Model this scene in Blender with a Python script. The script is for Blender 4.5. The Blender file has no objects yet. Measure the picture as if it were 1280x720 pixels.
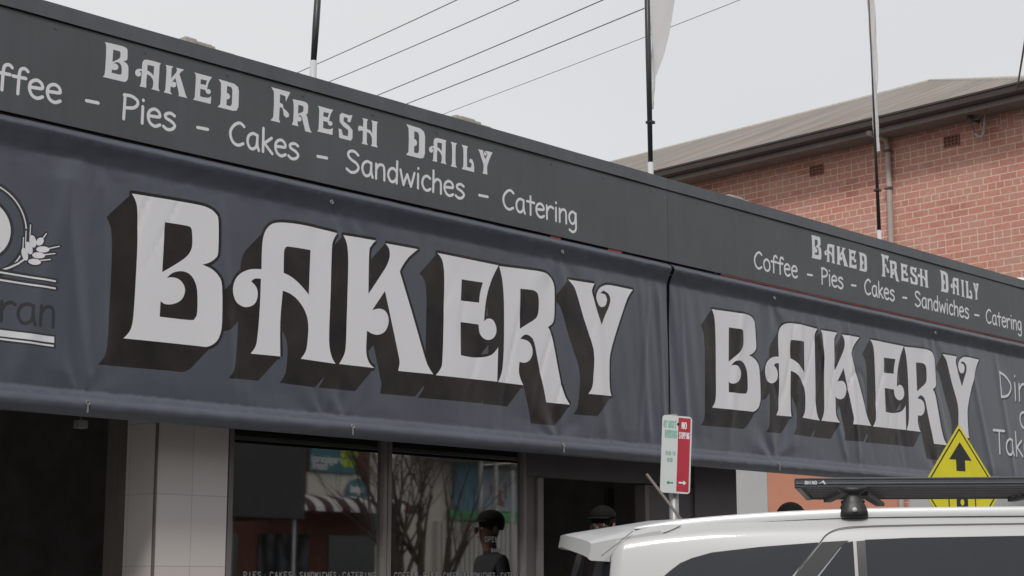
import bpy, bmesh, math, random
import numpy as np
from mathutils import Vector as V, Matrix, noise
from mathutils.geometry import delaunay_2d_cdt as cdt
random.seed(7)
R = math.radians
sc = bpy.context.scene
C = sc.collection

# ------------------------------------------------------------------ camera
F, HZ = 2100.0, 363.0
PITCH = math.atan(HZ / F); HEAD = math.atan2(1945, math.hypot(F, HZ))
EYE = V((0, 0, 1.5))
FH = V((math.cos(HEAD), math.sin(HEAD), 0))
FW = V((math.cos(HEAD) * math.cos(PITCH), math.sin(HEAD) * math.cos(PITCH), math.sin(PITCH)))
RT = V((math.sin(HEAD), -math.cos(HEAD), 0)); UP = RT.cross(FW)
cam = bpy.data.cameras.new('camera'); co = bpy.data.objects.new('camera', cam); C.objects.link(co)
cam.sensor_width = 36; cam.lens = 36 * F / 1280; cam.clip_start = .05; cam.clip_end = 3000
co.matrix_world = Matrix((RT, UP, -FW)).transposed().to_4x4(); co.location = EYE
sc.camera = co
sc.view_settings.view_transform = 'Standard'; sc.view_settings.look = 'None'
sc.view_settings.exposure = 0; sc.view_settings.gamma = 1

def ray(px, py): return FW * F + RT * (px - 640) - UP * (py - 360)
def on_plane(px, py, p, n):
    r = ray(px, py); return EYE + r * ((p - EYE).dot(n) / r.dot(n))
def on_y(px, py, y): return on_plane(px, py, V((0, y, 0)), V((0, 1, 0)))
def at_d(px, py, d):
    r = ray(px, py); return EYE + r * (d / r.dot(FH))
r0 = ray(0, 512.5); D = (r0 * (.9 / r0.z)).y          # plane of the awning front
DW = D + .38                                           # plane of the shop front
def fp(px, py): p = on_y(px, py, D); return (p.x, p.z)

# ------------------------------------------------------------------ materials
def mat(name, col, rough=.6, metal=0, var=.12, scale=4, bump=0, bscale=60, spec=.5, col2=None, coat=0, stretch=(1,1,1), streak=0):
    m = bpy.data.materials.new(name); m.use_nodes = True
    nt = m.node_tree; N = nt.nodes; L = nt.links; b = N['Principled BSDF']
    b.inputs['Roughness'].default_value = rough; b.inputs['Metallic'].default_value = metal
    b.inputs['Specular IOR Level'].default_value = spec; b.inputs['Coat Weight'].default_value = coat
    tc = N.new('ShaderNodeTexCoord'); mp = N.new('ShaderNodeMapping'); mp.inputs['Scale'].default_value = stretch
    L.new(tc.outputs['Object'], mp.inputs[0])
    n = N.new('ShaderNodeTexNoise'); n.inputs['Scale'].default_value = scale; n.inputs['Detail'].default_value = 6; n.inputs['Roughness'].default_value = .6
    L.new(mp.outputs[0], n.inputs[0])
    cr = N.new('ShaderNodeValToRGB'); cr.color_ramp.elements[0].position = .3; cr.color_ramp.elements[1].position = .7
    c2 = col2 or tuple(min(1, c * (1 + var)) for c in col)
    cr.color_ramp.elements[0].color = tuple(c * (1 - var) for c in col) + (1,)
    cr.color_ramp.elements[1].color = tuple(c2) + (1,)
    L.new(n.outputs[0], cr.inputs[0]); out = cr.outputs[0]
    if streak:
        mp2 = N.new('ShaderNodeMapping'); mp2.inputs['Scale'].default_value = (9, 9, .7); L.new(tc.outputs['Object'], mp2.inputs[0])
        n3 = N.new('ShaderNodeTexNoise'); n3.inputs['Scale'].default_value = 1.6; n3.inputs['Detail'].default_value = 5; L.new(mp2.outputs[0], n3.inputs[0])
        mx = N.new('ShaderNodeMix'); mx.data_type = 'RGBA'; mx.blend_type = 'MULTIPLY'; mx.inputs['Factor'].default_value = streak
        L.new(out, mx.inputs[6]); L.new(n3.outputs[0], mx.inputs[7]); out = mx.outputs[2]
    L.new(out, b.inputs['Base Color'])
    if bump:
        n2 = N.new('ShaderNodeTexNoise'); n2.inputs['Scale'].default_value = bscale; n2.inputs['Detail'].default_value = 4
        L.new(mp.outputs[0], n2.inputs[0])
        bp = N.new('ShaderNodeBump'); bp.inputs['Strength'].default_value = bump; bp.inputs['Distance'].default_value = .01
        L.new(n2.outputs[0], bp.inputs['Height']); L.new(bp.outputs[0], b.inputs['Normal'])
    return m
M = {}
M['panel'] = mat('fascia_paint', (.096, .100, .110), .5, var=.10, scale=1.1, bump=.05, bscale=14, streak=.22, spec=.4)
M['cap'] = mat('cap_metal', (.112, .118, .130), .45, var=.14, scale=2.2, bump=.10, bscale=5, streak=.25, spec=.4)
M['vinyl'] = mat('banner_vinyl', (.086, .097, .122), .33, var=.14, scale=.9, bump=.02, bscale=30, spec=.5, streak=.2)
M['print_white'] = mat('print_white', (.72, .72, .745), .75, var=.02, scale=1.5, bump=.0, spec=.3)
M['print_dark'] = mat('print_shade', (.006, .006, .007), .4, var=.3, scale=2.6, col2=(.034, .025, .022), spec=.35)
M['print_black'] = mat('print_black', (.04, .041, .046), .5, var=.1, spec=.35)
M['letter'] = mat('sign_letters', (.72, .72, .745), .55, var=.04, spec=.3)
M['black'] = mat('black_plastic', (.018, .018, .02), .45, var=.2)
M['pole_black'] = mat('pole_carbon', (.03, .03, .032), .4, var=.2)
M['white_metal'] = mat('white_metal', (.55, .55, .56), .4, var=.08)
M['galv'] = mat('galvanised', (.30, .30, .31), .45, metal=.4, var=.15, scale=12)
M['sail'] = mat('flag_cloth', (.95, .94, .93), .8, var=.04, scale=3)
M['dark_red'] = mat('old_red_paint', (.30, .05, .045), .6, var=.3)
M['tile_a'] = mat('wall_tile_grey', (.40, .38, .375), .35, var=.06, scale=3)
M['brown'] = mat('brown_panel', (.13, .11, .10), .5, var=.12, stretch=(6, 6, .6))
M['frame'] = mat('window_frame', (.14, .125, .12), .5, var=.1)
M['dark_wall'] = mat('shop_dark_wall', (.085, .075, .078), .6, var=.12, scale=2)
M['inside'] = mat('shop_interior', (.20, .19, .19), .8, var=.2)
M['inside_panel'] = mat('menu_board', (.10, .10, .105), .5, var=.2)
M['asphalt'] = mat('asphalt', (.05, .05, .052), .9, var=.25, scale=6, bump=.6, bscale=240)
M['concrete'] = mat('concrete', (.32, .31, .29), .9, var=.12, scale=2, bump=.3, bscale=90)
M['earth'] = mat('ground', (.11, .11, .09), .95, var=.3, scale=.5, bump=.4, bscale=10)
M['line'] = mat('road_paint', (.7, .7, .68), .7, var=.1, scale=8)
M['render_orange'] = mat('orange_render', (.56, .25, .165), .8, var=.05, scale=1.5, bump=.2, bscale=60)
M['render_white'] = mat('pale_render', (.46, .46, .47), .8, var=.05, scale=1.5, bump=.2, bscale=60)
M['gutter'] = mat('brown_gutter', (.05, .036, .032), .45, var=.15)
M['soffit'] = mat('soffit_board', (.20, .165, .15), .8, var=.12, scale=3)
M['eave_trim'] = mat('eave_board', (.17, .14, .13), .6, var=.12, scale=3)
M['vent'] = mat('terracotta', (.35, .13, .09), .8, var=.15)
M['pipe'] = mat('pipe_paint', (.46, .40, .37), .5, var=.1, streak=.2)
M['debris'] = mat('old_flashing', (.42, .39, .35), .85, var=.2, scale=20)
M['paint'] = mat('white_car_paint', (.46, .465, .47), .36, var=.012, scale=.8, coat=.25)
M['trim'] = mat('black_trim', (.028, .028, .03), .4, var=.1)
M['seam'] = mat('panel_gap', (.10, .10, .10), .8, var=.1)
M['gloss'] = mat('gloss_pillar', (.03, .032, .037), .6, var=.08)
M['chrome'] = mat('pale_window_trim', (.45, .44, .44), .3, var=.05)
M['rack'] = mat('rack_powdercoat', (.075, .08, .088), .38, var=.12, scale=9, bump=.1, bscale=200)
M['rack_dark'] = mat('rack_slat', (.045, .042, .044), .5, var=.15, scale=9)
M['tyre'] = mat('tyre_rubber', (.02, .02, .02), .9, var=.2, bump=.3)
M['alloy'] = mat('wheel_alloy', (.45, .45, .46), .3, metal=.8, var=.05)
M['lamp_red'] = mat('tail_lamp', (.35, .02, .02), .2, var=.1)
M['lamp_clear'] = mat('head_lamp', (.6, .6, .62), .15, var=.05)
M['yellow'] = mat('sign_yellow', (.78, .70, .015), .45, var=.06, scale=5)
M['sign_white'] = mat('sign_white', (.60, .63, .63), .5, var=.05, scale=8)
M['sign_red'] = mat('sign_red', (.42, .035, .055), .5, var=.10, scale=8)
M['sign_green'] = mat('sign_green', (.03, .28, .17), .5, var=.1)
M['sign_green_pale'] = mat('sign_green_faded', (.27, .44, .38), .5, var=.15, scale=30)
M['cable'] = mat('cable', (.12, .12, .125), .6, var=.1)
M['skin'] = mat('skin', (.16, .075, .055), .55, var=.06)
M['hair'] = mat('hair', (.010, .008, .008), .9, spec=.15, var=.2, bump=.4, bscale=120)
M['cloth_dark'] = mat('dark_cloth', (.022, .022, .026), .9, var=.15, bump=.3, bscale=150)
M['cloth_blue'] = mat('denim', (.05, .06, .09), .9, var=.15, bump=.3, bscale=150)
M['red_brick'] = mat('red_brick_far', (.15, .06, .045), .85, var=.3, scale=9)
M['cream'] = mat('cream_wall', (.74, .71, .64), .8, var=.06)
M['teal'] = mat('teal_sign', (.06, .19, .25), .5, var=.06)
M['lime'] = mat('lime_leaf', (.45, .62, .05), .5, var=.05)
M['mural_blue'] = mat('mural_blue', (.16, .36, .50), .6, var=.15, scale=1)
M['mural_sky'] = mat('mural_cloud', (.30, .46, .58), .6, col2=(.62, .66, .70), var=.1, scale=1.1)
M['mural_red'] = mat('mural_figure', (.38, .12, .09), .6, var=.3, scale=4)
M['green_band'] = mat('green_band', (.12, .46, .16), .6, var=.08)
M['corr'] = mat('corrugated_pale', (.60, .58, .54), .6, var=.12, scale=3, stretch=(8, 8, .5))
M['awn_brown'] = mat('awning_brown', (.08, .035, .03), .8, var=.15)
M['awn_white'] = mat('awning_white', (.75, .75, .72), .8, var=.05)
M['bark'] = mat('bark', (.075, .058, .048), .95, var=.3, scale=14, bump=.8, bscale=60)
M['grey_roof'] = mat('grey_metal_roof', (.22, .22, .23), .6, var=.15)
M['glassblk'] = mat('dark_window', (.018, .021, .028), .10, var=.1, spec=.55)

def glass(name, fac, tint, rough=.02):
    m = bpy.data.materials.new(name); m.use_nodes = True
    nt = m.node_tree; N = nt.nodes; L = nt.links; N.remove(N['Principled BSDF'])
    g = N.new('ShaderNodeBsdfGlossy'); g.inputs['Roughness'].default_value = rough; g.inputs['Color'].default_value = (1, 1, .97, 1)
    t = N.new('ShaderNodeBsdfTransparent'); t.inputs['Color'].default_value = tint + (1,)
    tc = N.new('ShaderNodeTexCoord'); n = N.new('ShaderNodeTexNoise'); n.inputs['Scale'].default_value = 1.3
    L.new(tc.outputs['Object'], n.inputs[0])
    bp = N.new('ShaderNodeBump'); bp.inputs['Strength'].default_value = .02; bp.inputs['Distance'].default_value = .0012; L.new(n.outputs[0], bp.inputs['Height'])
    L.new(bp.outputs[0], g.inputs['Normal'])
    mx = N.new('ShaderNodeMixShader'); mx.inputs[0].default_value = fac
    L.new(t.outputs[0], mx.inputs[1]); L.new(g.outputs[0], mx.inputs[2]); L.new(mx.outputs[0], N['Material Output'].inputs[0])
    return m
M['glass'] = glass('shop_glass', .46, (.36, .36, .38))
M['carglass'] = glass('tinted_car_glass', .13, (.10, .11, .13))

sm = M['sail'].node_tree; tb = sm.nodes.new('ShaderNodeBsdfTranslucent'); tb.inputs[0].default_value = (1, 1, 1, 1); mxs = sm.nodes.new('ShaderNodeMixShader'); mxs.inputs[0].default_value = .8
sm.links.new(sm.nodes['Principled BSDF'].outputs[0], mxs.inputs[1]); sm.links.new(tb.outputs[0], mxs.inputs[2]); sm.links.new(mxs.outputs[0], sm.nodes['Material Output'].inputs[0])
# brick, in wall coordinates (object coordinates of the wall object: x along, z up)
def brick_mat(name, vertical=False):
    m = bpy.data.materials.new(name); m.use_nodes = True
    nt = m.node_tree; N = nt.nodes; L = nt.links; b = N['Principled BSDF']; b.inputs['Roughness'].default_value = .88
    b.inputs['Specular IOR Level'].default_value = .2
    tc = N.new('ShaderNodeTexCoord'); sp = N.new('ShaderNodeSeparateXYZ'); cb = N.new('ShaderNodeCombineXYZ')
    L.new(tc.outputs['Object'], sp.inputs[0])
    L.new(sp.outputs[2 if vertical else 0], cb.inputs[0]); L.new(sp.outputs[0 if vertical else 2], cb.inputs[1])
    nz = N.new('ShaderNodeTexNoise'); nz.inputs['Scale'].default_value = 9; L.new(tc.outputs['Object'], nz.inputs[0])
    ad = N.new('ShaderNodeVectorMath'); ad.operation = 'MULTIPLY_ADD'; ad.inputs[1].default_value = (.008, .008, 0)
    L.new(nz.outputs['Color'], ad.inputs[0]); L.new(cb.outputs[0], ad.inputs[2])
    def br(c1, c2, mo, bias):
        t = N.new('ShaderNodeTexBrick'); t.offset = .5; t.offset_frequency = 2
        t.squash = .5 if not vertical else 1; t.squash_frequency = 7 if not vertical else 1
        t.inputs['Scale'].default_value = 1; t.inputs['Brick Width'].default_value = .245; t.inputs['Row Height'].default_value = .0925
        t.inputs['Mortar Size'].default_value = .0082; t.inputs['Mortar Smooth'].default_value = .25; t.inputs['Bias'].default_value = bias
        t.inputs['Color1'].default_value = c1; t.inputs['Color2'].default_value = c2; t.inputs['Mortar'].default_value = mo
        L.new(ad.outputs[0], t.inputs[0]); return t
    t = br((.62, .265, .205, 1), (.40, .165, .13, 1), (.68, .53, .42, 1), -.1)
    t2 = br((.48, .29, .24, 1), (.66, .335, .27, 1), (.68, .53, .42, 1), 0); t2.offset = .5
    n2 = N.new('ShaderNodeTexNoise'); n2.inputs['Scale'].default_value = 1.7; n2.inputs['Detail'].default_value = 5; L.new(cb.outputs[0], n2.inputs[0])
    mx = N.new('ShaderNodeMix'); mx.data_type = 'RGBA'; mq = N.new('ShaderNodeMapRange'); mq.inputs[1].default_value = .3; mq.inputs[2].default_value = .7; L.new(n2.outputs[0], mq.inputs[0]); L.new(mq.outputs[0], mx.inputs[0]); L.new(t.outputs[0], mx.inputs[6]); L.new(t2.outputs[0], mx.inputs[7])
    n4 = N.new('ShaderNodeTexNoise'); n4.inputs['Scale'].default_value = 26; n4.inputs['Detail'].default_value = 5; L.new(cb.outputs[0], n4.inputs[0])
    mr = N.new('ShaderNodeMapRange'); mr.inputs[3].default_value = .72; mr.inputs[4].default_value = 1.3; L.new(n4.outputs[0], mr.inputs[0])
    mm = N.new('ShaderNodeMix'); mm.data_type = 'RGBA'; mm.blend_type = 'MULTIPLY'; mm.inputs[0].default_value = 1
    L.new(mx.outputs[2], mm.inputs[6]); L.new(mr.outputs[0], mm.inputs[7]); L.new(mm.outputs[2], b.inputs['Base Color'])
    bp = N.new('ShaderNodeBump'); bp.inputs['Strength'].default_value = .5; bp.inputs['Distance'].default_value = .008; bp.invert = True
    L.new(t.outputs['Fac'], bp.inputs['Height']); L.new(bp.outputs[0], b.inputs['Normal'])
    return m
M['brick'] = brick_mat('brick_courses'); M['soldier'] = brick_mat('brick_soldier_course', True)

def roof_mat():
    m = mat('weathered_roof_sheet', (.31, .31, .305), .8, var=.25, scale=2.2, stretch=(2.6, .35, .6), col2=(.30, .235, .185))
    nt = m.node_tree; N = nt.nodes; L = nt.links
    tc = N.new('ShaderNodeTexCoord'); w = N.new('ShaderNodeTexWave'); w.bands_direction = 'X'; w.inputs['Scale'].default_value = 1.3
    L.new(tc.outputs['Object'], w.inputs[0]); bp = N.new('ShaderNodeBump'); bp.inputs['Strength'].default_value = .6; bp.inputs['Distance'].default_value = .03
    L.new(w.outputs[0], bp.inputs['Height']); L.new(bp.outputs[0], N['Principled BSDF'].inputs['Normal'])
    mp = N.new('ShaderNodeMapping'); mp.inputs['Scale'].default_value = (5, .22, .3); L.new(tc.outputs['Object'], mp.inputs[0])
    n = N.new('ShaderNodeTexNoise'); n.inputs['Scale'].default_value = 1.1; n.inputs['Detail'].default_value = 7; n.inputs['Roughness'].default_value = .7; L.new(mp.outputs[0], n.inputs[0])
    mr = N.new('ShaderNodeMapRange'); mr.inputs[1].default_value = .32; mr.inputs[2].default_value = .68; mr.inputs[3].default_value = .62; mr.inputs[4].default_value = 1.25; L.new(n.outputs[0], mr.inputs[0])
    ms = N.new('ShaderNodeMapRange'); ms.inputs[3].default_value = .82; ms.inputs[4].default_value = 1.05; L.new(w.outputs[0], ms.inputs[0])
    ml = N.new('ShaderNodeMath'); ml.operation = 'MULTIPLY'; L.new(mr.outputs[0], ml.inputs[0]); L.new(ms.outputs[0], ml.inputs[1])
    b = N['Principled BSDF']; old = b.inputs['Base Color'].links[0].from_socket
    mx = N.new('ShaderNodeMix'); mx.data_type = 'RGBA'; mx.blend_type = 'MULTIPLY'; mx.inputs[0].default_value = 1
    L.new(old, mx.inputs[6]); L.new(ml.outputs[0], mx.inputs[7]); L.new(mx.outputs[2], b.inputs['Base Color'])
    return m
M['roof'] = roof_mat()
def tile_mat():
    m = bpy.data.materials.new('wall_tiles'); m.use_nodes = True
    nt = m.node_tree; N = nt.nodes; L = nt.links; b = N['Principled BSDF']; b.inputs['Roughness'].default_value = .3
    tc = N.new('ShaderNodeTexCoord'); sp = N.new('ShaderNodeSeparateXYZ'); cb = N.new('ShaderNodeCombineXYZ'); L.new(tc.outputs['Object'], sp.inputs[0])
    ad = N.new('ShaderNodeMath'); ad.operation = 'ADD'; L.new(sp.outputs[0], ad.inputs[0]); L.new(sp.outputs[1], ad.inputs[1])
    L.new(ad.outputs[0], cb.inputs[0]); sb = N.new('ShaderNodeMath'); sb.operation = 'SUBTRACT'; L.new(sp.outputs[2], sb.inputs[0]); L.new(sb.outputs[0], cb.inputs[1])
    t = N.new('ShaderNodeTexBrick'); t.offset = 0; t.inputs['Scale'].default_value = 1; t.inputs['Brick Width'].default_value = (on_y(285,600,DW).x-on_y(194.5,600,DW).x)/2; tj = on_y(240,708,DW).z; th_ = on_y(240,619,DW).z-tj; t.inputs['Row Height'].default_value = th_; sb.inputs[1].default_value = (tj-.15) % th_
    t.inputs['Mortar Size'].default_value = .0025; t.inputs['Color1'].default_value = (.56, .52, .505, 1); t.inputs['Color2'].default_value = (.53, .49, .475, 1); t.inputs['Mortar'].default_value = (.36, .34, .33, 1)
    L.new(cb.outputs[0], t.inputs[0]); L.new(t.outputs[0], b.inputs['Base Color'])
    return m
M['tile'] = tile_mat()

# ------------------------------------------------------------------ object helpers
def tag(o, label=None, cat=None, group=None, kind=None):
    if label: o['label'] = label
    if cat: o['category'] = cat
    if group: o['group'] = group
    if kind: o['kind'] = kind
    return o
def empty(name, loc, label=None, cat=None, group=None, rot=0):
    o = bpy.data.objects.new(name, None); C.objects.link(o); o.location = loc; o.rotation_euler = (0, 0, rot)
    return tag(o, label, cat, group)
class MB:
    def __init__(s): s.v = []; s.f = []; s.m = []
    def add(s, vs, fs, mi=0):
        b = len(s.v); s.v += [V(p) for p in vs]; s.f += [tuple(b + i for i in f) for f in fs]; s.m += [mi] * len(fs); return s
    def box(s, a, b, mi=0, M4=None):
        (x0, y0, z0), (x1, y1, z1) = a, b
        vs = [V(p) for p in ((x0,y0,z0),(x1,y0,z0),(x1,y1,z0),(x0,y1,z0),(x0,y0,z1),(x1,y0,z1),(x1,y1,z1),(x0,y1,z1))]
        if M4: vs = [M4 @ p for p in vs]
        return s.add(vs, [(0,3,2,1),(4,5,6,7),(0,1,5,4),(1,2,6,5),(2,3,7,6),(3,0,4,7)], mi)
    def tube(s, pts, r, n=10, mi=0, cap=True):
        pts = [V(p) for p in pts]; rs = r if isinstance(r, (list, tuple)) else [r] * len(pts); vs = []; fs = []
        d0 = (pts[1] - pts[0]).normalized(); a = d0.orthogonal().normalized()
        for i, p in enumerate(pts):
            d = ((pts[min(i+1, len(pts)-1)] - pts[max(i-1, 0)])).normalized()
            a = (a - d * a.dot(d)).normalized(); b = d.cross(a)
            vs += [p + (a * math.cos(2*math.pi*k/n) + b * math.sin(2*math.pi*k/n)) * rs[i] for k in range(n)]
        for i in range(len(pts) - 1):
            for k in range(n): fs.append((i*n+k, i*n+(k+1)%n, (i+1)*n+(k+1)%n, (i+1)*n+k))
        if cap: fs.append(tuple(range(n))[::-1]); fs.append(tuple(range((len(pts)-1)*n, len(pts)*n)))
        return s.add(vs, fs, mi)
    def build(s, name, mats, parent=None, smooth=False, bevel=0, loc=None, world=True):
        me = bpy.data.meshes.new(name); o = bpy.data.objects.new(name, me); C.objects.link(o)
        org = V((0, 0, 0))
        if parent is not None:
            o.parent = parent; org = None
        Mi = Matrix()
        if parent is not None and world:
            bpy.context.view_layer.update(); Mi = parent.matrix_world.inverted()
        elif loc is not None:
            o.location = loc; Mi = Matrix.Translation(-V(loc))
        me.from_pydata([Mi @ p for p in s.v], [], s.f)
        for m in (mats if isinstance(mats, (list, tuple)) else [mats]): me.materials.append(m)
        for p, mi in zip(me.polygons, s.m): p.material_index = mi; p.use_smooth = smooth
        me.update()
        if bevel:
            b = o.modifiers.new('bevel', 'BEVEL'); b.width = bevel; b.segments = 2; b.limit_method = 'ANGLE'
        return o

# ---------------------------------------------------------------- 2D shape tools
def inside(pts, poly):
    P = np.asarray(poly); lo = P.min(0); hi = P.max(0); full = np.zeros(len(pts), bool)
    cand = np.nonzero((pts[:, 0] >= lo[0]) & (pts[:, 0] <= hi[0]) & (pts[:, 1] >= lo[1]) & (pts[:, 1] <= hi[1]))[0]
    if len(cand) == 0: return full
    full[cand] = inside_(pts[cand], P); return full
def inside_(pts, P):
    x = pts[:, 0]; y = pts[:, 1]; res = np.zeros(len(pts), bool)
    j = len(P) - 1
    for i in range(len(P)):
        xi, yi = P[i]; xj, yj = P[j]
        c = ((yi > y) != (yj > y)) & (x < (xj - xi) * (y - yi) / ((yj - yi) or 1e-12) + xi)
        res ^= c; j = i
    return res
def smooth_loop(pts, k=3, ang=48):
    n = len(pts); P = [V(p) for p in pts]; cor = []
    for i in range(n):
        a = P[i] - P[i-1]; b = P[(i+1) % n] - P[i]
        cor.append(a.length < 1e-9 or b.length < 1e-9 or math.degrees(abs(a.angle_signed(b))) > ang)
    out = []
    for i in range(n):
        p1, p2 = P[i], P[(i+1) % n]
        p0 = p1 if cor[i] else P[i-1]; p3 = p2 if cor[(i+1) % n] else P[(i+2) % n]
        kk = k if (p2 - p1).length > 0 else 1
        for q in range(kk):
            t = q / kk
            out.append(tuple(.5 * ((2*p1) + (p2-p0)*t + (2*p0-5*p1+4*p2-p3)*t*t + (3*p1-p0-3*p2+p3)*t**3)))
    return out
def smooth_line(pts, k=4):
    P = [V(p) for p in pts]; out = []
    for i in range(len(P) - 1):
        p0, p1, p2, p3 = P[max(i-1, 0)], P[i], P[i+1], P[min(i+2, len(P)-1)]
        for q in range(k):
            t = q / k; out.append(.5 * ((2*p1) + (p2-p0)*t + (2*p0-5*p1+4*p2-p3)*t*t + (3*p1-p0-3*p2+p3)*t**3))
    out.append(P[-1]); return out
def circ(x, y, rx, ry=None, n=14, a0=0):
    ry = ry or rx; return [(x + rx*math.cos(a0+2*math.pi*i/n), y + ry*math.sin(a0+2*math.pi*i/n)) for i in range(n)]
def stroke_polys(pts, w):
    out = []
    for i in range(len(pts)): out.append(circ(pts[i][0], pts[i][1], w, n=8))
    for a, b in zip(pts, pts[1:]):
        a = V(a); b = V(b); d = b - a
        if d.length < 1e-6: continue
        n_ = V((-d.y, d.x)).normalized() * w
        out.append([tuple(a+n_), tuple(a-n_), tuple(b-n_), tuple(b+n_)])
    return out
def inside_edges(pts, E):
    x = pts[:, 0]; y = pts[:, 1]; res = np.zeros(len(pts), bool)
    for xi, yi, xj, yj in E:
        res ^= ((yi > y) != (yj > y)) & (x < (xj - xi) * (y - yi) / ((yj - yi) or 1e-12) + xi)
    return res
def union_edges(polys):
    pv, tr, _ = cut_sheet(None, 0, [(0, polys, [])]); cnt = {}
    for t in tr:
        for a, b in ((t[0], t[1]), (t[1], t[2]), (t[2], t[0])):
            k = (min(a, b), max(a, b)); cnt[k] = cnt.get(k, 0) + 1
    return [(*pv[a], *pv[b]) for (a, b), c in cnt.items() if c == 1]
def cut_sheet(rect, step, layers):
    """layers: list of (material index, [polygons], [holes]); later layers win.  rect None keeps only the shapes."""
    vs = []; ed = []
    allp = [p for _, ps, hs in layers if hs != 'eo' for p in list(ps) + list(hs)]
    if rect:
        x0, z0, x1, z1 = rect
        nx = max(1, round((x1-x0)/step)); nz = max(1, round((z1-z0)/step))
        for i in range(nx+1):
            for j in range(nz+1):
                jx = random.uniform(-.2, .2)*step if 0 < i < nx else 0; jz = random.uniform(-.2, .2)*step if 0 < j < nz else 0
                vs.append(V((x0+(x1-x0)*i/nx+jx, z0+(z1-z0)*j/nz+jz)))
    for p in allp:
        b = len(vs); n = len(p)
        q = [V((min(max(a[0], x0), x1), min(max(a[1], z0), z1))) if rect else V(a) for a in p]
        vs += q
        for i in range(n):
            a_, c_ = q[i], q[(i+1) % n]; m = int((a_-c_).length/(step*1.1)) if rect and step < .1 else 0
            if m < 1: ed.append((b+i, b+(i+1) % n)); continue
            last = b+i
            for k in range(1, m+1): vs.append(a_.lerp(c_, k/(m+1))); ed.append((last, len(vs)-1)); last = len(vs)-1
            ed.append((last, b+(i+1) % n))
    for _, es, hs in layers:
        if hs != 'eo': continue
        for xa, ya, xb, yb in es:
            a_, c_ = V((xa, ya)), V((xb, yb)); m = int((a_-c_).length/(step*1.1)); vs.append(a_); last = len(vs)-1
            for k in range(1, m+1): vs.append(a_.lerp(c_, k/(m+1))); ed.append((last, len(vs)-1)); last = len(vs)-1
            vs.append(c_); ed.append((last, len(vs)-1))
    r = cdt(vs, ed, [], 0, 2e-5)
    pv = np.array([tuple(p) for p in r[0]]); tr = np.array([tuple(f) for f in r[2]])
    cen = pv[tr].mean(axis=1); mi = np.full(len(tr), 0 if rect else -1)
    for m_, ps, hs in layers:
        sel = np.zeros(len(tr), bool)
        if hs == 'eo': mi[inside_edges(cen, ps)] = m_; continue
        for p in ps: sel |= inside(cen, p)
        for h in hs: sel &= ~inside(cen, h)
        mi[sel] = m_
    a = pv[tr]; area = (a[:,1,0]-a[:,0,0])*(a[:,2,1]-a[:,0,1])-(a[:,2,0]-a[:,0,0])*(a[:,1,1]-a[:,0,1])
    ok = (np.abs(area) > 1e-12) & (mi >= 0)
    tr = tr[ok]; mi = mi[ok]; area = area[ok]
    tr[area < 0] = tr[area < 0][:, ::-1]
    if not rect:
        used = np.unique(tr); mp = -np.ones(len(pv), int); mp[used] = np.arange(len(used)); pv = pv[used]; tr = mp[tr]
    return pv, tr, mi
def sheet_obj(name, rect, step, layers, mats, fn, parent, smooth=False):
    pv, tr, mi = cut_sheet(rect, step, layers)
    mb = MB(); mb.v = [V(fn(x, z)) for x, z in pv]; mb.f = [tuple(int(i) for i in t) for t in tr]; mb.m = [int(i) for i in mi]
    return mb.build(name, mats, parent, smooth)

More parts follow.
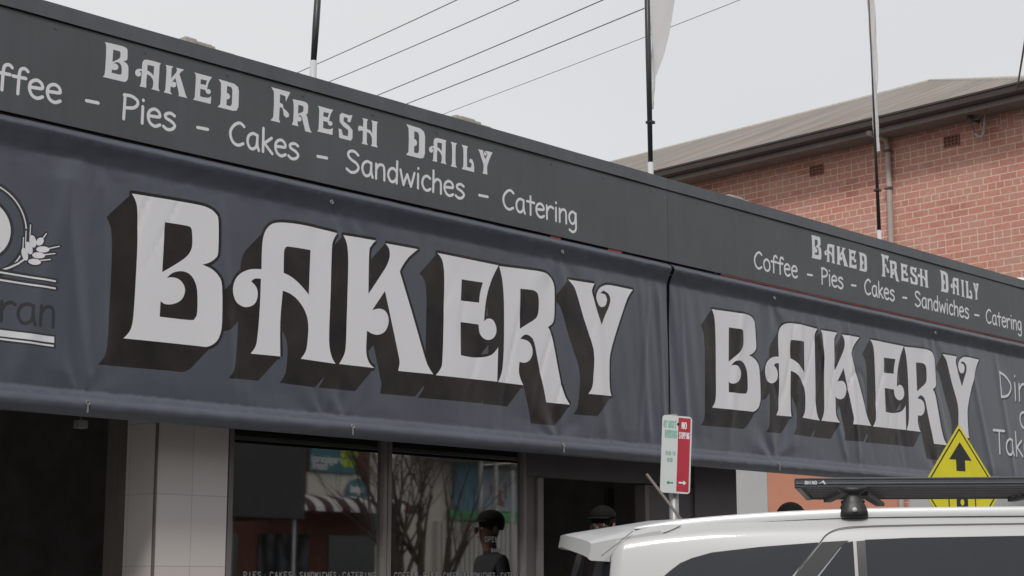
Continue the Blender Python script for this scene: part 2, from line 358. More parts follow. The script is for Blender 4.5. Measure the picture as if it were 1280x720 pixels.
# ---------------------------------------------------------------- display lettering, traced
ZA = lambda L: [(120 + x/2.8235, 225 + y/2.8235) for x, y in L]
ZB = lambda L: [(420 + x/2.571, 270 + y/2.571) for x, y in L]
BIG = {
'B': [ZA([(130,47),(345,83),(400,98),(425,117),(435,145),(434,250),(425,275),(402,291),(378,298),(410,313),(435,338),(447,375),(447,500),(440,545),(425,572),(395,588),(350,584),(102,558),(122,535),(132,505),(138,440),(148,250),(150,150),(148,95),(141,68)]),
      ZA([(246,148),(325,161),(338,168),(342,182),(342,235),(325,267),(290,293),(236,325)]),
      ZA([(252,345),(272,328),(300,321),(328,328),(348,350),(360,390),(360,465),(352,487),(335,494),(227,482),(230,427),(245,437),(270,438),(297,428),(312,410),(317,385),(308,362),(290,347),(268,343)])],
'A': [ZA([(588,314),(590,240),(596,195),(612,165),(640,150),(700,152),(780,167),(857,187),(842,215),(838,260),(834,400),(828,560),(836,620),(850,648),(728,630),(745,605),(752,570),(755,510),(745,465),(720,425),(690,400),(664,390),(655,500),(655,622),(550,612),(568,585),(575,540),(582,450),(586,348),(565,347),(551,357),(568,375),(575,400),(568,430),(550,445),(525,447),(500,432),(488,405),(487,375),(498,345),(520,325),(552,314)]),
      ZA([(667,327),(668,255),(673,240),(685,234),(763,246),(757,404),(740,383),(715,357),(690,338)])],
'K': [ZB([(30,60),(133,78),(118,95),(111,120),(108,250),(150,187),(168,158),(177,130),(175,105),(163,87),(268,106),(238,132),(217,162),(210,178),(250,310),(290,450),(303,485),(317,508),(205,497),(210,470),(205,440),(188,360),(162,240),(120,302),(142,297),(162,304),(173,325),(172,350),(160,372),(140,381),(120,378),(103,368),(100,430),(105,460),(115,478),(127,488),(14,475),(28,450),(35,420),(38,350),(43,200),(44,130),(40,85)])],
'E': [ZB([(330,118),(528,158),(508,197),(492,245),(484,290),(480,338),(492,329),(508,333),(518,350),(520,372),(512,390),(495,398),(478,392),(466,375),(462,348),(405,340),(405,447),(445,454),(485,452),(508,443),(526,422),(523,532),(325,511),(340,490),(346,460),(350,330),(352,200),(348,150),(340,130)]),
      ZB([(408,203),(477,213),(468,245),(464,278),(405,271)])],
'R': [ZB([(530,160),(650,176),(688,190),(704,215),(707,250),(706,325),(700,345),(686,356),(697,378),(708,430),(725,520),(738,570),(748,592),(757,606),(682,598),(675,560),(655,470),(642,405),(627,384),(611,381),(597,394),(620,400),(633,415),(637,440),(628,462),(612,471),(595,468),(593,500),(599,525),(607,543),(526,533),(537,505),(542,470),(545,400),(545,280),(541,215),(536,185)]),
      ZB([(597,233),(638,238),(652,248),(656,268),(655,310),(645,330),(622,345),(596,362)])],
'Y': [ZB([(750,203),(832,217),(825,238),(830,262),(840,300),(856,350),(868,318),(880,290),(884,268),(878,250),(862,239),(852,247),(868,252),(874,268),(870,285),(860,292),(849,289),(841,274),(838,255),(846,235),(862,224),(885,222),(955,237),(938,265),(910,350),(885,440),(882,500),(884,555),(889,578),(815,571),(827,550),(831,510),(831,430),(800,330),(775,240),(763,218)])],
}
def line_z(px, py):                                   # world height of a level line through a pixel
    return fp(px, py)[1]
ZT, ZBL = line_z(172, 241), line_z(160, 427)
CAPH = ZT - ZBL
GL = {k: [smooth_loop([fp(*p) for p in lp]) for lp in lps] for k, lps in BIG.items()}     # true metres on the awning plane
XB0 = fp(156, 400)[0]
def unit(loops):
    x0 = min(p[0] for p in loops[0]); x1 = max(p[0] for p in loops[0])
    return [[((x-x0)/(x1-x0), (z-ZBL)/CAPH) for x, z in lp] for lp in loops]
UG = {k: unit(v) for k, v in GL.items()}
UG['I'] = [[(0,1),(1,1),(.8,.9),(.75,.5),(.8,.1),(1,0),(0,0),(.2,.1),(.25,.5),(.2,.9)]]
UG['L'] = [[(0,1),(.5,1),(.42,.88),(.42,.14),(.7,.14),(.8,.25),(.78,.36),(.66,.33),(.60,.42),(.68,.52),(.85,.50),(.97,.36),(1,.2),(1,0),(0,0),(.12,.12),(.14,.5),(.12,.88)]]
UG['H'] = [[(.22,1),(.5,1),(.45,.9),(.45,.62),(.62,.60),(.72,.5),(.72,.9),(.66,1),(1,1),(.95,.9),(.95,.1),(1,0),(.66,0),(.72,.1),(.70,.35),(.6,.47),(.45,.5),(.45,.1),(.5,0),(.2,0),(.25,.1),(.25,.5),(.15,.5),(.05,.45),(0,.55),(.05,.66),(.15,.68),(.25,.64),(.27,.9)]]
UG['F'] = [[(0,1),(1,1),(.85,.8),(.78,.68),(.74,.84),(.46,.86),(.46,.6),(.62,.58),(.66,.46),(.8,.42),(.95,.34),(.95,.24),(.8,.2),(.68,.26),(.66,.36),(.6,.46),(.46,.47),(.44,.1),(.5,0),(0,0),(.14,.12),(.16,.5),(.14,.88)]]
UG['S'] = [[(.95,1),(.8,.7),(.6,.7),(.62,.84),(.35,.84),(.33,.68),(.75,.55),(.97,.42),(.97,.1),(.85,0),(.05,0),(0,.35),(.2,.35),(.3,.14),(.65,.14),(.67,.38),(.3,.48),(.06,.62),(.06,.88),(.2,.98),(.7,.96)]]
UG['D'] = [[(0,1),(.75,.98),(.95,.9),(1,.75),(1,.2),(.92,.04),(.75,0),(0,0),(.12,.12),(.14,.5),(.12,.88)],[(.42,.84),(.62,.83),(.68,.74),(.68,.24),(.62,.14),(.42,.14),(.42,.34),(.55,.4),(.58,.5),(.5,.58),(.42,.58)]]
def fancy(specs, zb, zt_big, zt_small):
    """specs: (char, x0px, x1px, big)"""
    out = []
    for ch, a, b, big in specs:
        y = 97 + .2549*((a+b)/2 - 128.7); xa = fp(a, y)[0]; xb = fp(b, y)[0]; zt = zt_big if big else zt_small
        lps = [[(xa+(xb-xa)*x, zb+(zt-zb)*z) for x, z in lp] for lp in UG[ch]]
        out.append((0, [lps[0]], lps[1:]))
    return out
# ---------------------------------------------------------------- handwriting-style lettering, strokes
SG = {
'C': (.76, [[(.66,.86),(.50,.97),(.30,.88),(.12,.62),(.10,.35),(.22,.10),(.42,.02),(.64,.14)]]),
'P': (.68, [[(.14,.97),(.12,0)],[(.10,.94),(.35,.97),(.58,.86),(.60,.68),(.45,.52),(.14,.45)]]),
'S': (.74, [[(.60,.84),(.42,.97),(.20,.92),(.14,.74),(.28,.58),(.52,.46),(.62,.28),(.50,.08),(.28,.01),(.08,.12)]]),
'D': (.80, [[(.12,.96),(.12,.02)],[(.10,.97),(.40,.86),(.66,.62),(.68,.38),(.48,.12),(.12,.02)]]),
'T': (.72, [[(.0,.95),(.70,.97)],[(.36,.95),(.34,0)]]),
'o': (.62, [[(.30,.67),(.12,.56),(.06,.32),(.16,.07),(.32,.0),(.48,.10),(.54,.34),(.46,.58),(.30,.67)]]),
'f': (.52, [[(.52,.92),(.42,1.0),(.30,.95),(.24,.75),(.22,0)],[(.04,.62),(.46,.64)]]),
'e': (.60, [[(.08,.36),(.28,.38),(.50,.42),(.46,.60),(.30,.68),(.12,.56),(.07,.32),(.16,.08),(.34,.0),(.52,.10)]]),
'i': (.26, [[(.12,.66),(.12,0)],[(.13,.91),(.13,.93)]]),
's': (.54, [[(.46,.60),(.30,.67),(.12,.58),(.14,.44),(.36,.34),(.48,.20),(.38,.04),(.20,-.01),(.05,.08)]]),
'a': (.62, [[(.46,.62),(.28,.67),(.10,.52),(.06,.25),(.16,.04),(.30,.02),(.44,.18),(.47,.60)],[(.47,.64),(.47,.25),(.54,.0)]]),
'k': (.56, [[(.10,1.0),(.10,0)],[(.46,.66),(.12,.34)],[(.16,.36),(.50,0)]]),
'n': (.58, [[(.08,.66),(.08,0)],[(.08,.42),(.20,.62),(.34,.67),(.45,.56),(.47,0)]]),
'd': (.62, [[(.50,1.0),(.48,0)],[(.48,.50),(.32,.64),(.14,.54),(.07,.28),(.18,.04),(.34,.04),(.48,.22)]]),
'w': (.78, [[(.04,.66),(.11,.33),(.19,.0)],[(.19,0),(.28,.28),(.37,.52)],[(.37,.52),(.46,.26),(.55,0)],[(.55,0),(.64,.33),(.72,.66)]]),
'c': (.54, [[(.46,.58),(.32,.67),(.14,.56),(.07,.28),(.18,.04),(.34,0),(.48,.10)]]),
'h': (.58, [[(.09,1.0),(.08,0)],[(.08,.40),(.22,.60),(.36,.62),(.46,.50),(.47,0)]]),
't': (.50, [[(.24,.92),(.24,.0)],[(.04,.64),(.46,.64)]]),
'r': (.50, [[(.08,.66),(.09,0)],[(.09,.38),(.20,.58),(.34,.66),(.46,.60)]]),
'g': (.58, [[(.46,.58),(.28,.67),(.10,.52),(.08,.26),(.22,.06),(.40,.16),(.46,.60)],[(.47,.62),(.48,-.05),(.42,-.28),(.26,-.36),(.08,-.28)]]),
'y': (.56, [[(.06,.66),(.28,.08)],[(.48,.66),(.14,-.34)]]),
'b': (.60, [[(.08,1),(.08,0)],[(.08,.5),(.26,.66),(.46,.56),(.52,.3),(.42,.06),(.22,0),(.08,.12)]]),
'l': (.24, [[(.10,1),(.10,0)]]),
'-': (.36, [[(.04,.36),(.32,.38)]]),
}
# plain condensed capitals
UC = {'C': [[(.9,.8),(.7,.98),(.3,.98),(.1,.8),(.1,.2),(.3,.02),(.7,.02),(.9,.2)]], 'O': [[(.3,.98),(.7,.98),(.9,.8),(.9,.2),(.7,.02),(.3,.02),(.1,.2),(.1,.8),(.3,.98)]],
'F': [[(.9,1),(.15,1),(.15,0)],[(.15,.52),(.75,.52)]], 'E': [[(.9,1),(.15,1),(.15,0),(.9,0)],[(.15,.52),(.75,.52)]], 'P': [[(.15,0),(.15,1),(.7,1),(.9,.85),(.9,.6),(.7,.45),(.15,.45)]],
'I': [[(.5,0),(.5,1)]], 'S': [[(.88,.82),(.7,.98),(.3,.98),(.12,.8),(.25,.56),(.75,.44),(.88,.2),(.7,.02),(.3,.02),(.12,.18)]], 'A': [[(.05,0),(.5,1),(.95,0)],[(.2,.33),(.8,.33)]],
'K': [[(.15,0),(.15,1)],[(.9,1),(.15,.45)],[(.35,.6),(.9,0)]], 'N': [[(.12,0),(.12,1),(.88,0),(.88,1)]], 'D': [[(.15,0),(.15,1),(.6,1),(.88,.75),(.88,.25),(.6,0),(.15,0)]],
'W': [[(.0,1),(.25,0),(.5,.8),(.75,0),(1,1)]], 'H': [[(.12,0),(.12,1)],[(.88,0),(.88,1)],[(.12,.5),(.88,.5)]], 'T': [[(0,1),(1,1)],[(.5,1),(.5,0)]],
'R': [[(.15,0),(.15,1),(.7,1),(.9,.85),(.9,.6),(.7,.47),(.15,.47)],[(.5,.47),(.9,0)]], 'G': [[(.9,.8),(.7,.98),(.3,.98),(.1,.8),(.1,.2),(.3,.02),(.7,.02),(.9,.2),(.9,.48),(.55,.48)]],
'B': [[(.15,0),(.15,1),(.65,1),(.82,.85),(.82,.65),(.62,.52),(.15,.52)],[(.62,.52),(.88,.38),(.88,.15),(.65,0),(.15,0)]], 'Y': [[(0,1),(.5,.45),(1,1)],[(.5,.45),(.5,0)]],
'L': [[(.15,1),(.15,0),(.85,0)]], 'U': [[(.12,1),(.12,.2),(.35,0),(.65,0),(.88,.2),(.88,1)]], 'M': [[(.05,0),(.12,1),(.5,.3),(.88,1),(.95,0)]], '.': [[(.5,.5),(.5,.53)]], '4': [[(.75,0),(.75,1),(.05,.3),(.95,.3)]], '5': [[(.85,1),(.2,1),(.15,.55),(.6,.6),(.88,.4),(.85,.12),(.5,0),(.12,.1)]], '*': [[(.2,.9),(.4,1),(.55,.88),(.4,.75),(.2,.9)]], ' ': []}
def write(word, x0, x1, zb, h, w, wmax=None):
    """strokes of a word between x0 and x1"""
    tot = sum(SG[c][0] for c in word) - .1; sx = (x1-x0)/tot; x = x0; out = []
    for c in word:
        adv, sts = SG[c]
        for s in sts:
            pts = [(x + (p[0]-.05)*sx, zb + p[1]*h) for p in s]
            pts = smooth_line(pts) if len(pts) > 2 else [V(p) for p in pts]
            out += stroke_polys([tuple(p) for p in pts], w)
        x += adv*sx
    return out
def caps(word, x0, x1, zb, h, w, gap=.28):
    n = len(word); cw = (x1-x0)/(n + gap*(n-1)); out = []
    for i, c in enumerate(word):
        x = x0 + i*cw*(1+gap)
        for s in UC[c]: out += stroke_polys([(x+p[0]*cw, zb+p[1]*h) for p in s], w)
    return out

# ================================================================= SETTING
g = MB(); g.add([(-400,-400,-.02),(400,-400,-.02),(400,400,-.02),(-400,400,-.02)], [(0,1,2,3)]); tag(g.build('ground', M['earth']), kind='structure')
YK = 5.75
g = MB(); g.add([(-120,-10,0),(160,-10,0),(160,YK,0),(-120,YK,0)], [(0,1,2,3)]); tag(g.build('road', M['asphalt']), kind='structure')
g = MB(); g.box((-120,YK,-.01),(160,13.5,.15)); tag(g.build('pavement', M['concrete'], bevel=.015), kind='structure')
g = MB(); g.box((-120,-14,-.01),(160,-10,.14)); tag(g.build('far_pavement', M['concrete'], bevel=.015), kind='structure')
g = MB()
for i in range(-3, 14):
    a = V((2+i*3.2, YK-.3, .004)); d = V((math.cos(R(-55.6)), math.sin(R(-55.6)), 0)); n_ = V((-d.y, d.x, 0))*.05
    g.add([a-n_, a+d*5-n_, a+d*5+n_, a+n_], [(0,1,2,3)])
tag(g.build('parking_bay_markings', M['line']), kind='structure')

# ================================================================= AWNING
ZCAP = line_z(320, 77); ZSEAM = line_z(320, 97); ZPB = line_z(320, 210); ZBB = 2.4
XL = fp(0, 300)[0] - 2.6; XJ = fp(836.5, 400)[0]; XJ2 = fp(1153, 330)[0]; XR = fp(1280, 400)[0] + 2.6
XEND = on_y(918, 600, DW).x
aw = empty('shop_awning', (XL, D, 0), 'long dark grey street awning front with white shop lettering along its upper board', 'awning')
word_z = line_z(153, 148); word_h = line_z(156, 117) - word_z
def words(specs, w):
    out = []
    for wd, a, b in specs:
        ym = 148 + .2364*((a+b)/2-153)
        out += write(wd, fp(a, ym)[0], fp(b, ym)[0], word_z, word_h, w)
    return out
FB, FTB, FTS = line_z(128.7, 97), line_z(131, 52), line_z(242.5, 90.5)
left_t = [('B',128,160,1),('A',168,200,0),('K',204.5,234.5,0),('E',241,264,0),('D',272,298,0),('F',338,362,1),('R',364.5,390,0),('E',396,416,0),('S',423,441,0),('H',447,472,0),('D',507.5,531,1),('A',536,558,0),('I',563,571,0),('L',577,592.5,0),('Y',597,616,0)]
right_t = [('B',1014.5,1027,1),('A',1031,1044,0),('K',1046,1060.5,0),('E',1061,1071,0),('D',1074,1084,0),('F',1102,1112,1),('R',1112.5,1124,0),('E',1126,1135.5,0),('S',1138,1147.5,0),('H',1147.5,1160.5,0),('D',1176,1186,1),('A',1189,1199.5,0),('I',1202,1206,0),('L',1207.5,1215.5,0),('Y',1217,1224.5,0)]
LW = [('Coffee',-60,77),('-',108,122),('Pies',152,219),('-',247,259),('Cakes',286,373),('-',397,408),('Sandwiches',432,580),('-',599,609),('Catering',628,721)]
RW = [('Coffee',943,997),('-',1010,1015.5),('Pies',1027,1054),('-',1065,1070),('Cakes',1081,1118),('-',1129,1133.5),('Sandwiches',1144,1211),('-',1219,1224),('Catering',1233,1277)]
def panel(x0, x1, titles, lines):
    lay = [(1, words(lines, .0100), [])] + [(1, p, h) for _, p, h in fancy(titles, FB, FTB, FTS)]
    def fn(x, z): return (x, D - .004*noise.noise(V((x*.8, z*2, 3))), z)
    o = sheet_obj('fascia_panel', (x0, ZPB, x1, ZSEAM), .12, lay, [M['panel'], M['letter']], fn, aw, True)
    e = MB(); e.box((x0, D+.012, ZPB+.001), (x1, D+.04, ZSEAM)); e.build('backing_board', M['black'], o)
    return o
panel(XL, XJ-.0015, left_t, LW); panel(XJ+.0015, XR, right_t, RW)
for a, b in ((XL, XJ-.002), (XJ+.002, XJ2-.002), (XJ2+.002, XR)):
    c_ = MB(); n = 30
    for i in range(n):
        xa = a+(b-a)*i/n; xb = a+(b-a)*(i+1)/n
        def o_(x): return .006*noise.noise(V((x*1.7, 0, 9)))
        ya, yb = D-.012+o_(xa), D-.012+o_(xb); zl = ZSEAM+.012
        c_.add([(xa,ya,zl),(xb,yb,zl),(xb,yb-.002,ZCAP),(xa,ya-.002,ZCAP),(xb,yb+.10,ZCAP+.01),(xa,ya+.10,ZCAP+.01)], [(0,1,2,3),(3,2,4,5)])
    c_.box((a, D+.085, ZSEAM), (b, D+.10, ZCAP+.005)); c_.box((a, D+.002, ZSEAM-.002), (b, D+.084, ZSEAM+.012), 1)
    c_.build('cap_flashing', [M['cap'], M['black']], aw)
g = MB(); g.box((XL, D+.05, ZPB-.10), (fp(900,340)[0], D+.09, ZPB)); g.build('backing_rail', M['black'], aw)
g = MB(); g.box((fp(902,340)[0], D+.004, ZPB-.012), (XR, D+.05, ZPB-.0005)); g.box((fp(689,293)[0], D+.006, ZPB-.03), (fp(702,297)[0], D+.048, ZPB-.001)); g.box((fp(761,309)[0], D+.006, ZPB-.03), (fp(778,313)[0], D+.048, ZPB-.001)); g.build('red_under_trim', M['dark_red'], aw)
g = MB(); g.box((XL, D+.102, ZPB+.05), (XEND, D+2.4, ZPB+.12)); g.build('awning_deck', M['inside'], aw)
g = MB(); g.box((XR-.2, D+.12, .15), (XR-.12, D+.20, ZSEAM)); g.build('awning_post', M['galv'], aw)
g = MB(); g.box((XL, D+.12, .15), (XL+.08, D+.20, ZSEAM)); g.build('awning_post', M['galv'], aw)
for px in (250, 540, 790, 960, 1130):
    g = MB(); x = fp(px, 300)[0]; g.box((x, D+.0405, ZPB-.05), (x+.05, D+.084, ZSEAM-.003)); g.build('bracket', M['galv'], aw)

for k in range(26):
    x = XL+.4+k*.62
    if x < XR-.1:
        mb = MB(); mb.tube([(x, D-.003, ZSEAM-.035), (x, D-.0065, ZSEAM-.035)], .0055, 8); mb.build('screw', M['cap'], aw)
# bits of old flashing standing up behind the cap
for i, (pts, lab) in enumerate(((((225,48),(240,50),(262,57),(268,58),(295,68)), 'weathered pale flashing lump behind the awning cap, left of the leftmost pole'),
                 (((563,144),(572,146),(590,150),(600,154),(615,160)), 'weathered pale flashing lump behind the awning cap, above the word Daily'),
                 (((905,243),(912,246),(925,248),(935,253)), 'weathered pale flashing lump behind the awning cap, in front of the brick wall'))):
    mb = MB(); base = on_y(pts[0][0], pts[0][1], D+.3)
    for j in range(len(pts)-1):
        a = on_y(pts[j][0], pts[j][1], D+.3); b = on_y(pts[j+1][0], pts[j+1][1], D+.3)
        mb.box((a.x, D+.24+.02*j, ZCAP-.25), (b.x-.004, D+.36, max(a.z, b.z)-random.uniform(0, .012)))
    tag(mb.build('roof_flashing', M['debris'], bevel=.008, loc=(base.x, D+.3, ZCAP-.25)), lab, 'flashing', 'old flashing pieces on the awning roof')

# ================================================================= BANNERS
def banner_y(x, z, x0, x1, amp, seed):
    h = ZPB - .02 - ZBB; t = (z-ZBB)/h; y = 0
    rb, rt = .062, .055
    cb, ct = ZBB+rb, ZBB+h-rt
    if z < cb+rb: y = -math.sqrt(max(0, rb*rb-(z-cb)**2))
    u = ZBB+h-z
    if u < .05: y = -.058*math.sqrt(max(0, 1-((.05-u)/.05)**2))
    elif u < .17: y = -.058*(1-((u-.05)/.12))**1.15
    mid = max(0, min(1, (t-.05)/.10))*max(.12, min(1, (1-t-.08)/.1))
    w = noise.noise(V((x*.9+seed, z*.4, seed)))*.030*amp
    n1 = noise.noise(V((x*2.2 + z*.5, z*.5 - x*.2, seed+4)))
    w += n1*.010*amp
    n2 = noise.noise(V((x*3.4 - z*1.1, z*.8 + x*.4, seed+9))); gate = max(0, noise.noise(V((x*.8, z*.8, seed+20)))+.05)
    w += math.exp(-(n2/.07)**2)*.014*amp*gate
    w += max(0, noise.noise(V((x*2.6+z*.8, z*.5, seed+33)))-.25)*.035*amp*max(0, 1.2-t*1.5)
    # drapes near the ends and creases fanning out of the ties
    for xe in (x0, x1):
        d = abs(x-xe)
        if d < .7: w += math.sin(x*34+z*6)*.004*(1-d/.7)*amp*(1+t)
    for xt in TIES:
        for zt_, s in ((ZBB+.13, 1), (ZBB+h-.12, -1)):
            dx = x-xt; dz = (z-zt_)*s
            if dz > -.03 and abs(dx) < 1 and dz < 1:
                r_ = math.hypot(dx, dz)+.02
                a = math.atan2(dx, dz+.03)
                w += math.sin(a*6+seed)*.015*math.exp(-r_*4.2)*amp
    for (fa, fb, wd, am) in FOLDS:
        q = (x-(fa+(fb-fa)*t))/wd
        if abs(q) < 3: w -= am*math.exp(-q*q)
    y += w*mid*.62 + (noise.noise(V((x*9, z*20, 5)))*.0035*max(0, 1-mid*1.2) + noise.noise(V((x*2.3, 0, seed)))*.006)
    return D + .012 + y
FOLDS = [(fp(a, 400)[0], fp(b, 400)[0], wd, am) for a, b, wd, am in ((118,60,.055,.018),(75,88,.09,.02),(20,95,.07,.020),(135,118,.04,.012),(300,268,.03,.006),(812,800,.04,.014),(796,815,.025,.009),(832,822,.03,.016),(760,742,.05,.008),
    (862,850,.035,.014),(905,935,.05,.012),(985,1005,.05,.010),(1058,1015,.045,.014),(1070,1060,.03,.012),(1128,1090,.05,.009),(1190,1150,.06,.014),(1235,1205,.05,.014),(1262,1240,.05,.012))]
TIES = [fp(103,518)[0], fp(434,540)[0], fp(698,565)[0], fp(968,583)[0], fp(412,247)[0], fp(700,303)[0], fp(965,358)[0], fp(1166,402)[0]]
def word_layers(loops_list, off, outline):
    """big letters: outline ring, drop shade swept down-left, white face"""
    shade = []; face = []
    for loops in loops_list:
        o = loops[0]; n = len(o)
        for i in range(n):
            a, b = V(o[i]), V(o[(i+1) % n])
            if (b-a).length > 1e-6:
                shade.append([tuple(a), tuple(b), tuple(b+off), tuple(a+off)])
                nn = V((-(b-a).y, (b-a).x)).normalized()*outline
                shade.append([tuple(a+nn), tuple(a-nn), tuple(b-nn), tuple(b+nn)])
            if i % 2 == 0: shade.append(circ(a.x, a.y, outline, n=8))
        shade.append([tuple(V(p)+off) for p in o]); shade.append(o)
        face.append((1, [o], loops[1:]))
    return [(2, union_edges(shade), 'eo')] + face
P0 = fp(165.5, 241.6); P1 = fp(133.3, 271.0); OFF = V(P1)-V(P0)
def banner(x0, x1, layers, amp, seed, label):
    root = empty('banner', (x0, D, ZBB), label, 'banner', 'bakery banners hung under the awning board')
    st = .0125; gx = np.arange(x0-.02, x1+.03, st); gz = np.arange(ZBB-.005, ZPB, st)
    G = np.array([[banner_y(x, z, x0, x1, amp, seed) for z in gz] for x in gx]); Gx = np.gradient(G, st, axis=0); Gz = np.gradient(G, st, axis=1)
    def samp(A, x, z):
        i = min(max((x-gx[0])/st, 0), len(gx)-1.001); j = min(max((z-gz[0])/st, 0), len(gz)-1.001); a, b = int(i), int(j); p, q = i-a, j-b
        return float(A[a,b]*(1-p)*(1-q)+A[a+1,b]*p*(1-q)+A[a,b+1]*(1-p)*q+A[a+1,b+1]*p*q)
    fn = lambda x, z: (x, samp(G, x, z), z)
    o = sheet_obj('printed_sheet', (x0, ZBB+.001, x1, ZPB-.02), .026, layers, [M['vinyl'], M['print_white'], M['print_dark'], M['print_black']], fn, root, True)
    nn = []
    for v_ in o.data.vertices:
        X, Z = v_.co.x+x0, v_.co.z+ZBB; nn.append(V((samp(Gx, X, Z), -1, samp(Gz, X, Z))).normalized())
    o.data.normals_split_custom_set_from_vertices(nn)
    mb = MB(); mb.tube([(x0+.01, D+.03, ZBB+.062), (x1-.01, D+.03, ZBB+.062)], .045); mb.tube([(x0+.01, D+.03, ZPB-.075), (x1-.01, D+.03, ZPB-.075)], .035)
    mb.build('support_rod', M['black'], root)
    for i, xt in enumerate(TIES):
        if x0 < xt < x1:
            z = ZBB+.075 if i < 4 else ZPB-.12; e = MB(); yy = banner_y(xt, z, x0, x1, amp, seed)
            ring = [(xt+.012*math.cos(k*math.pi/6), yy-.006, z+.012*math.sin(k*math.pi/6)) for k in range(13)]
            e.tube(ring, .0035, 6, cap=False); e.box((xt-.004, yy-.009, z-.055 if i < 4 else z), (xt+.004, yy-.003, z if i < 4 else z+.05)); e.build('tie_eyelet', M['galv'], root)
    return root
# logo on the left banner
xe = lambda px, py: fp(px, py)
logo = []
cx, cz = fp(-18, 285); rr = (line_z(-18, 285-58)-line_z(-18, 285+58))/2
def ring(r0, r1, n=56):
    return [[(cx+r0*math.cos(2*math.pi*i/n), cz+r0*math.sin(2*math.pi*i/n)) for i in range(n)]], [[(cx+r1*math.cos(2*math.pi*i/n), cz+r1*math.sin(2*math.pi*i/n)) for i in range(n)]]
a, b = ring(rr+.022, rr-.020); logo.append((3, a, b)); a, b = ring(rr+.004, rr-.004); logo.append((1, a, b))
a, b = ring(rr*.64+.014, rr*.64-.014); logo.append((3, a, b)); logo.append((1, ring(rr*.62, .1)[0], []))
def pl(L, w, m_, z=3.13): 
    pts = [fp(x/z, 220+y/z) for x, y in L]; logo.append((m_, stroke_polys(pts, w), []))
stem = [(-60,385),(0,370),(40,358),(75,342),(105,320)]; awn = [[(120,235),(122,190)],[(103,262),(105,215)],[(93,280),(95,240)],[(165,250),(182,225)],[(185,285),(228,276)],[(175,308),(212,304)],[(160,330),(195,327)]]
pl(stem, .014, 3)
for a in awn: pl(a, .014, 3)
gr = [(131,255,13,25,-12),(116,281,13,26,-18),(100,305,12,26,-14),(158,256,13,17,35),(168,287,24,12,3),(152,310,24,12,5),(137,335,24,12,6)]
def grain(x, y, a_, b_, rot, grow):
    out = []
    for i in range(16):
        t = 2*math.pi*i/16; u = (a_+grow)*math.cos(t); v = (b_+grow)*math.sin(t); c, s = math.cos(R(rot)), math.sin(R(rot))
        out.append(fp((x+u*c-v*s)/3.13, 220+(y+u*s+v*c)/3.13))
    return out
logo.append((3, [grain(*q, 7) for q in gr], [])); pl(stem, .005, 1); logo.append((1, [grain(*q, 0) for q in gr], []))
for a in awn: pl(a, .003, 1)
for (ya, yb, w) in ((372,412,.016),(402,440,.016)): pl([(-300,ya-40),(0,ya),(218,yb)], w, 3)
for (ya, yb, w) in ((375,412,.005),(405,440,.005)): pl([(-300,ya-40),(0,ya),(215,yb)], w, 1)
def bar(yl, yr, th, xr_, m_): logo.append((m_, [[fp(x/3.13, 220+y/3.13) for x, y in ((-300, yl-42), (xr_, yr), (xr_, yr+th), (0, yl+th), (-300, yl-42+th))]], []))
bar(594, 622, 54, 218, 3); bar(601, 629, 24, 212, 1); bar(632, 661, 7, 210, 1)
hr = (line_z(30, 378)-line_z(30, 403))/.67
logo.append((3, write('ran', fp(1,403)[0], fp(69,408)[0], line_z(35, 405), hr, .0105), [])) 
# big words
LG = [GL[c] for c in 'BAKERY']
zt2 = line_z(894.7, 385.6); zb2 = line_z(894.7, 512.2); s2 = (zt2-zb2)/CAPH
xr0 = fp(894.7-3, 500)[0]; kx = (fp(1224.4, 449)[0]-xr0)/(fp(791, 362)[0]-XB0)
RG = [[[(xr0+(x-XB0)*kx, zb2+(z-ZBL)*s2) for x, z in lp] for lp in loops] for loops in LG]
LL = word_layers(LG, OFF, .020); RL = word_layers(RG, OFF*.94, .018)
tz = line_z(1254, 497); th = line_z(1252, 464)-tz
dz = line_z(1250, 567); dh = line_z(1250, 537)-dz
right_txt = write('Dine in', 0, 1, 0, 1, .01) if False else []
def shadowed(word, x0, x1, zb, h, w):
    p = write(word, x0, x1, zb, h, w); q = write(word, x0+.012, x1+.012, zb-.012, h, w*1.5); return [(3, q, []), (1, p, [])]
RL += shadowed('Dine', fp(1250.7,490)[0], fp(1300,490)[0], tz, th, .013)
RL += shadowed('or', fp(1277.5,530)[0], fp(1297,530)[0], line_z(1278, 534), dh, .013)
RL += shadowed('Take', fp(1244,550)[0], fp(1291,550)[0], dz, dh, .013)
banner(XL, XJ-.012, logo+LL, .8, 3.1, 'large dark blue vinyl banner reading BAKERY with wheat logo at its left end')
banner(XJ+.022, XR, RL, 1.15, 11.7, 'dark blue vinyl banner reading BAKERY further along, behind the yellow arrow sign')

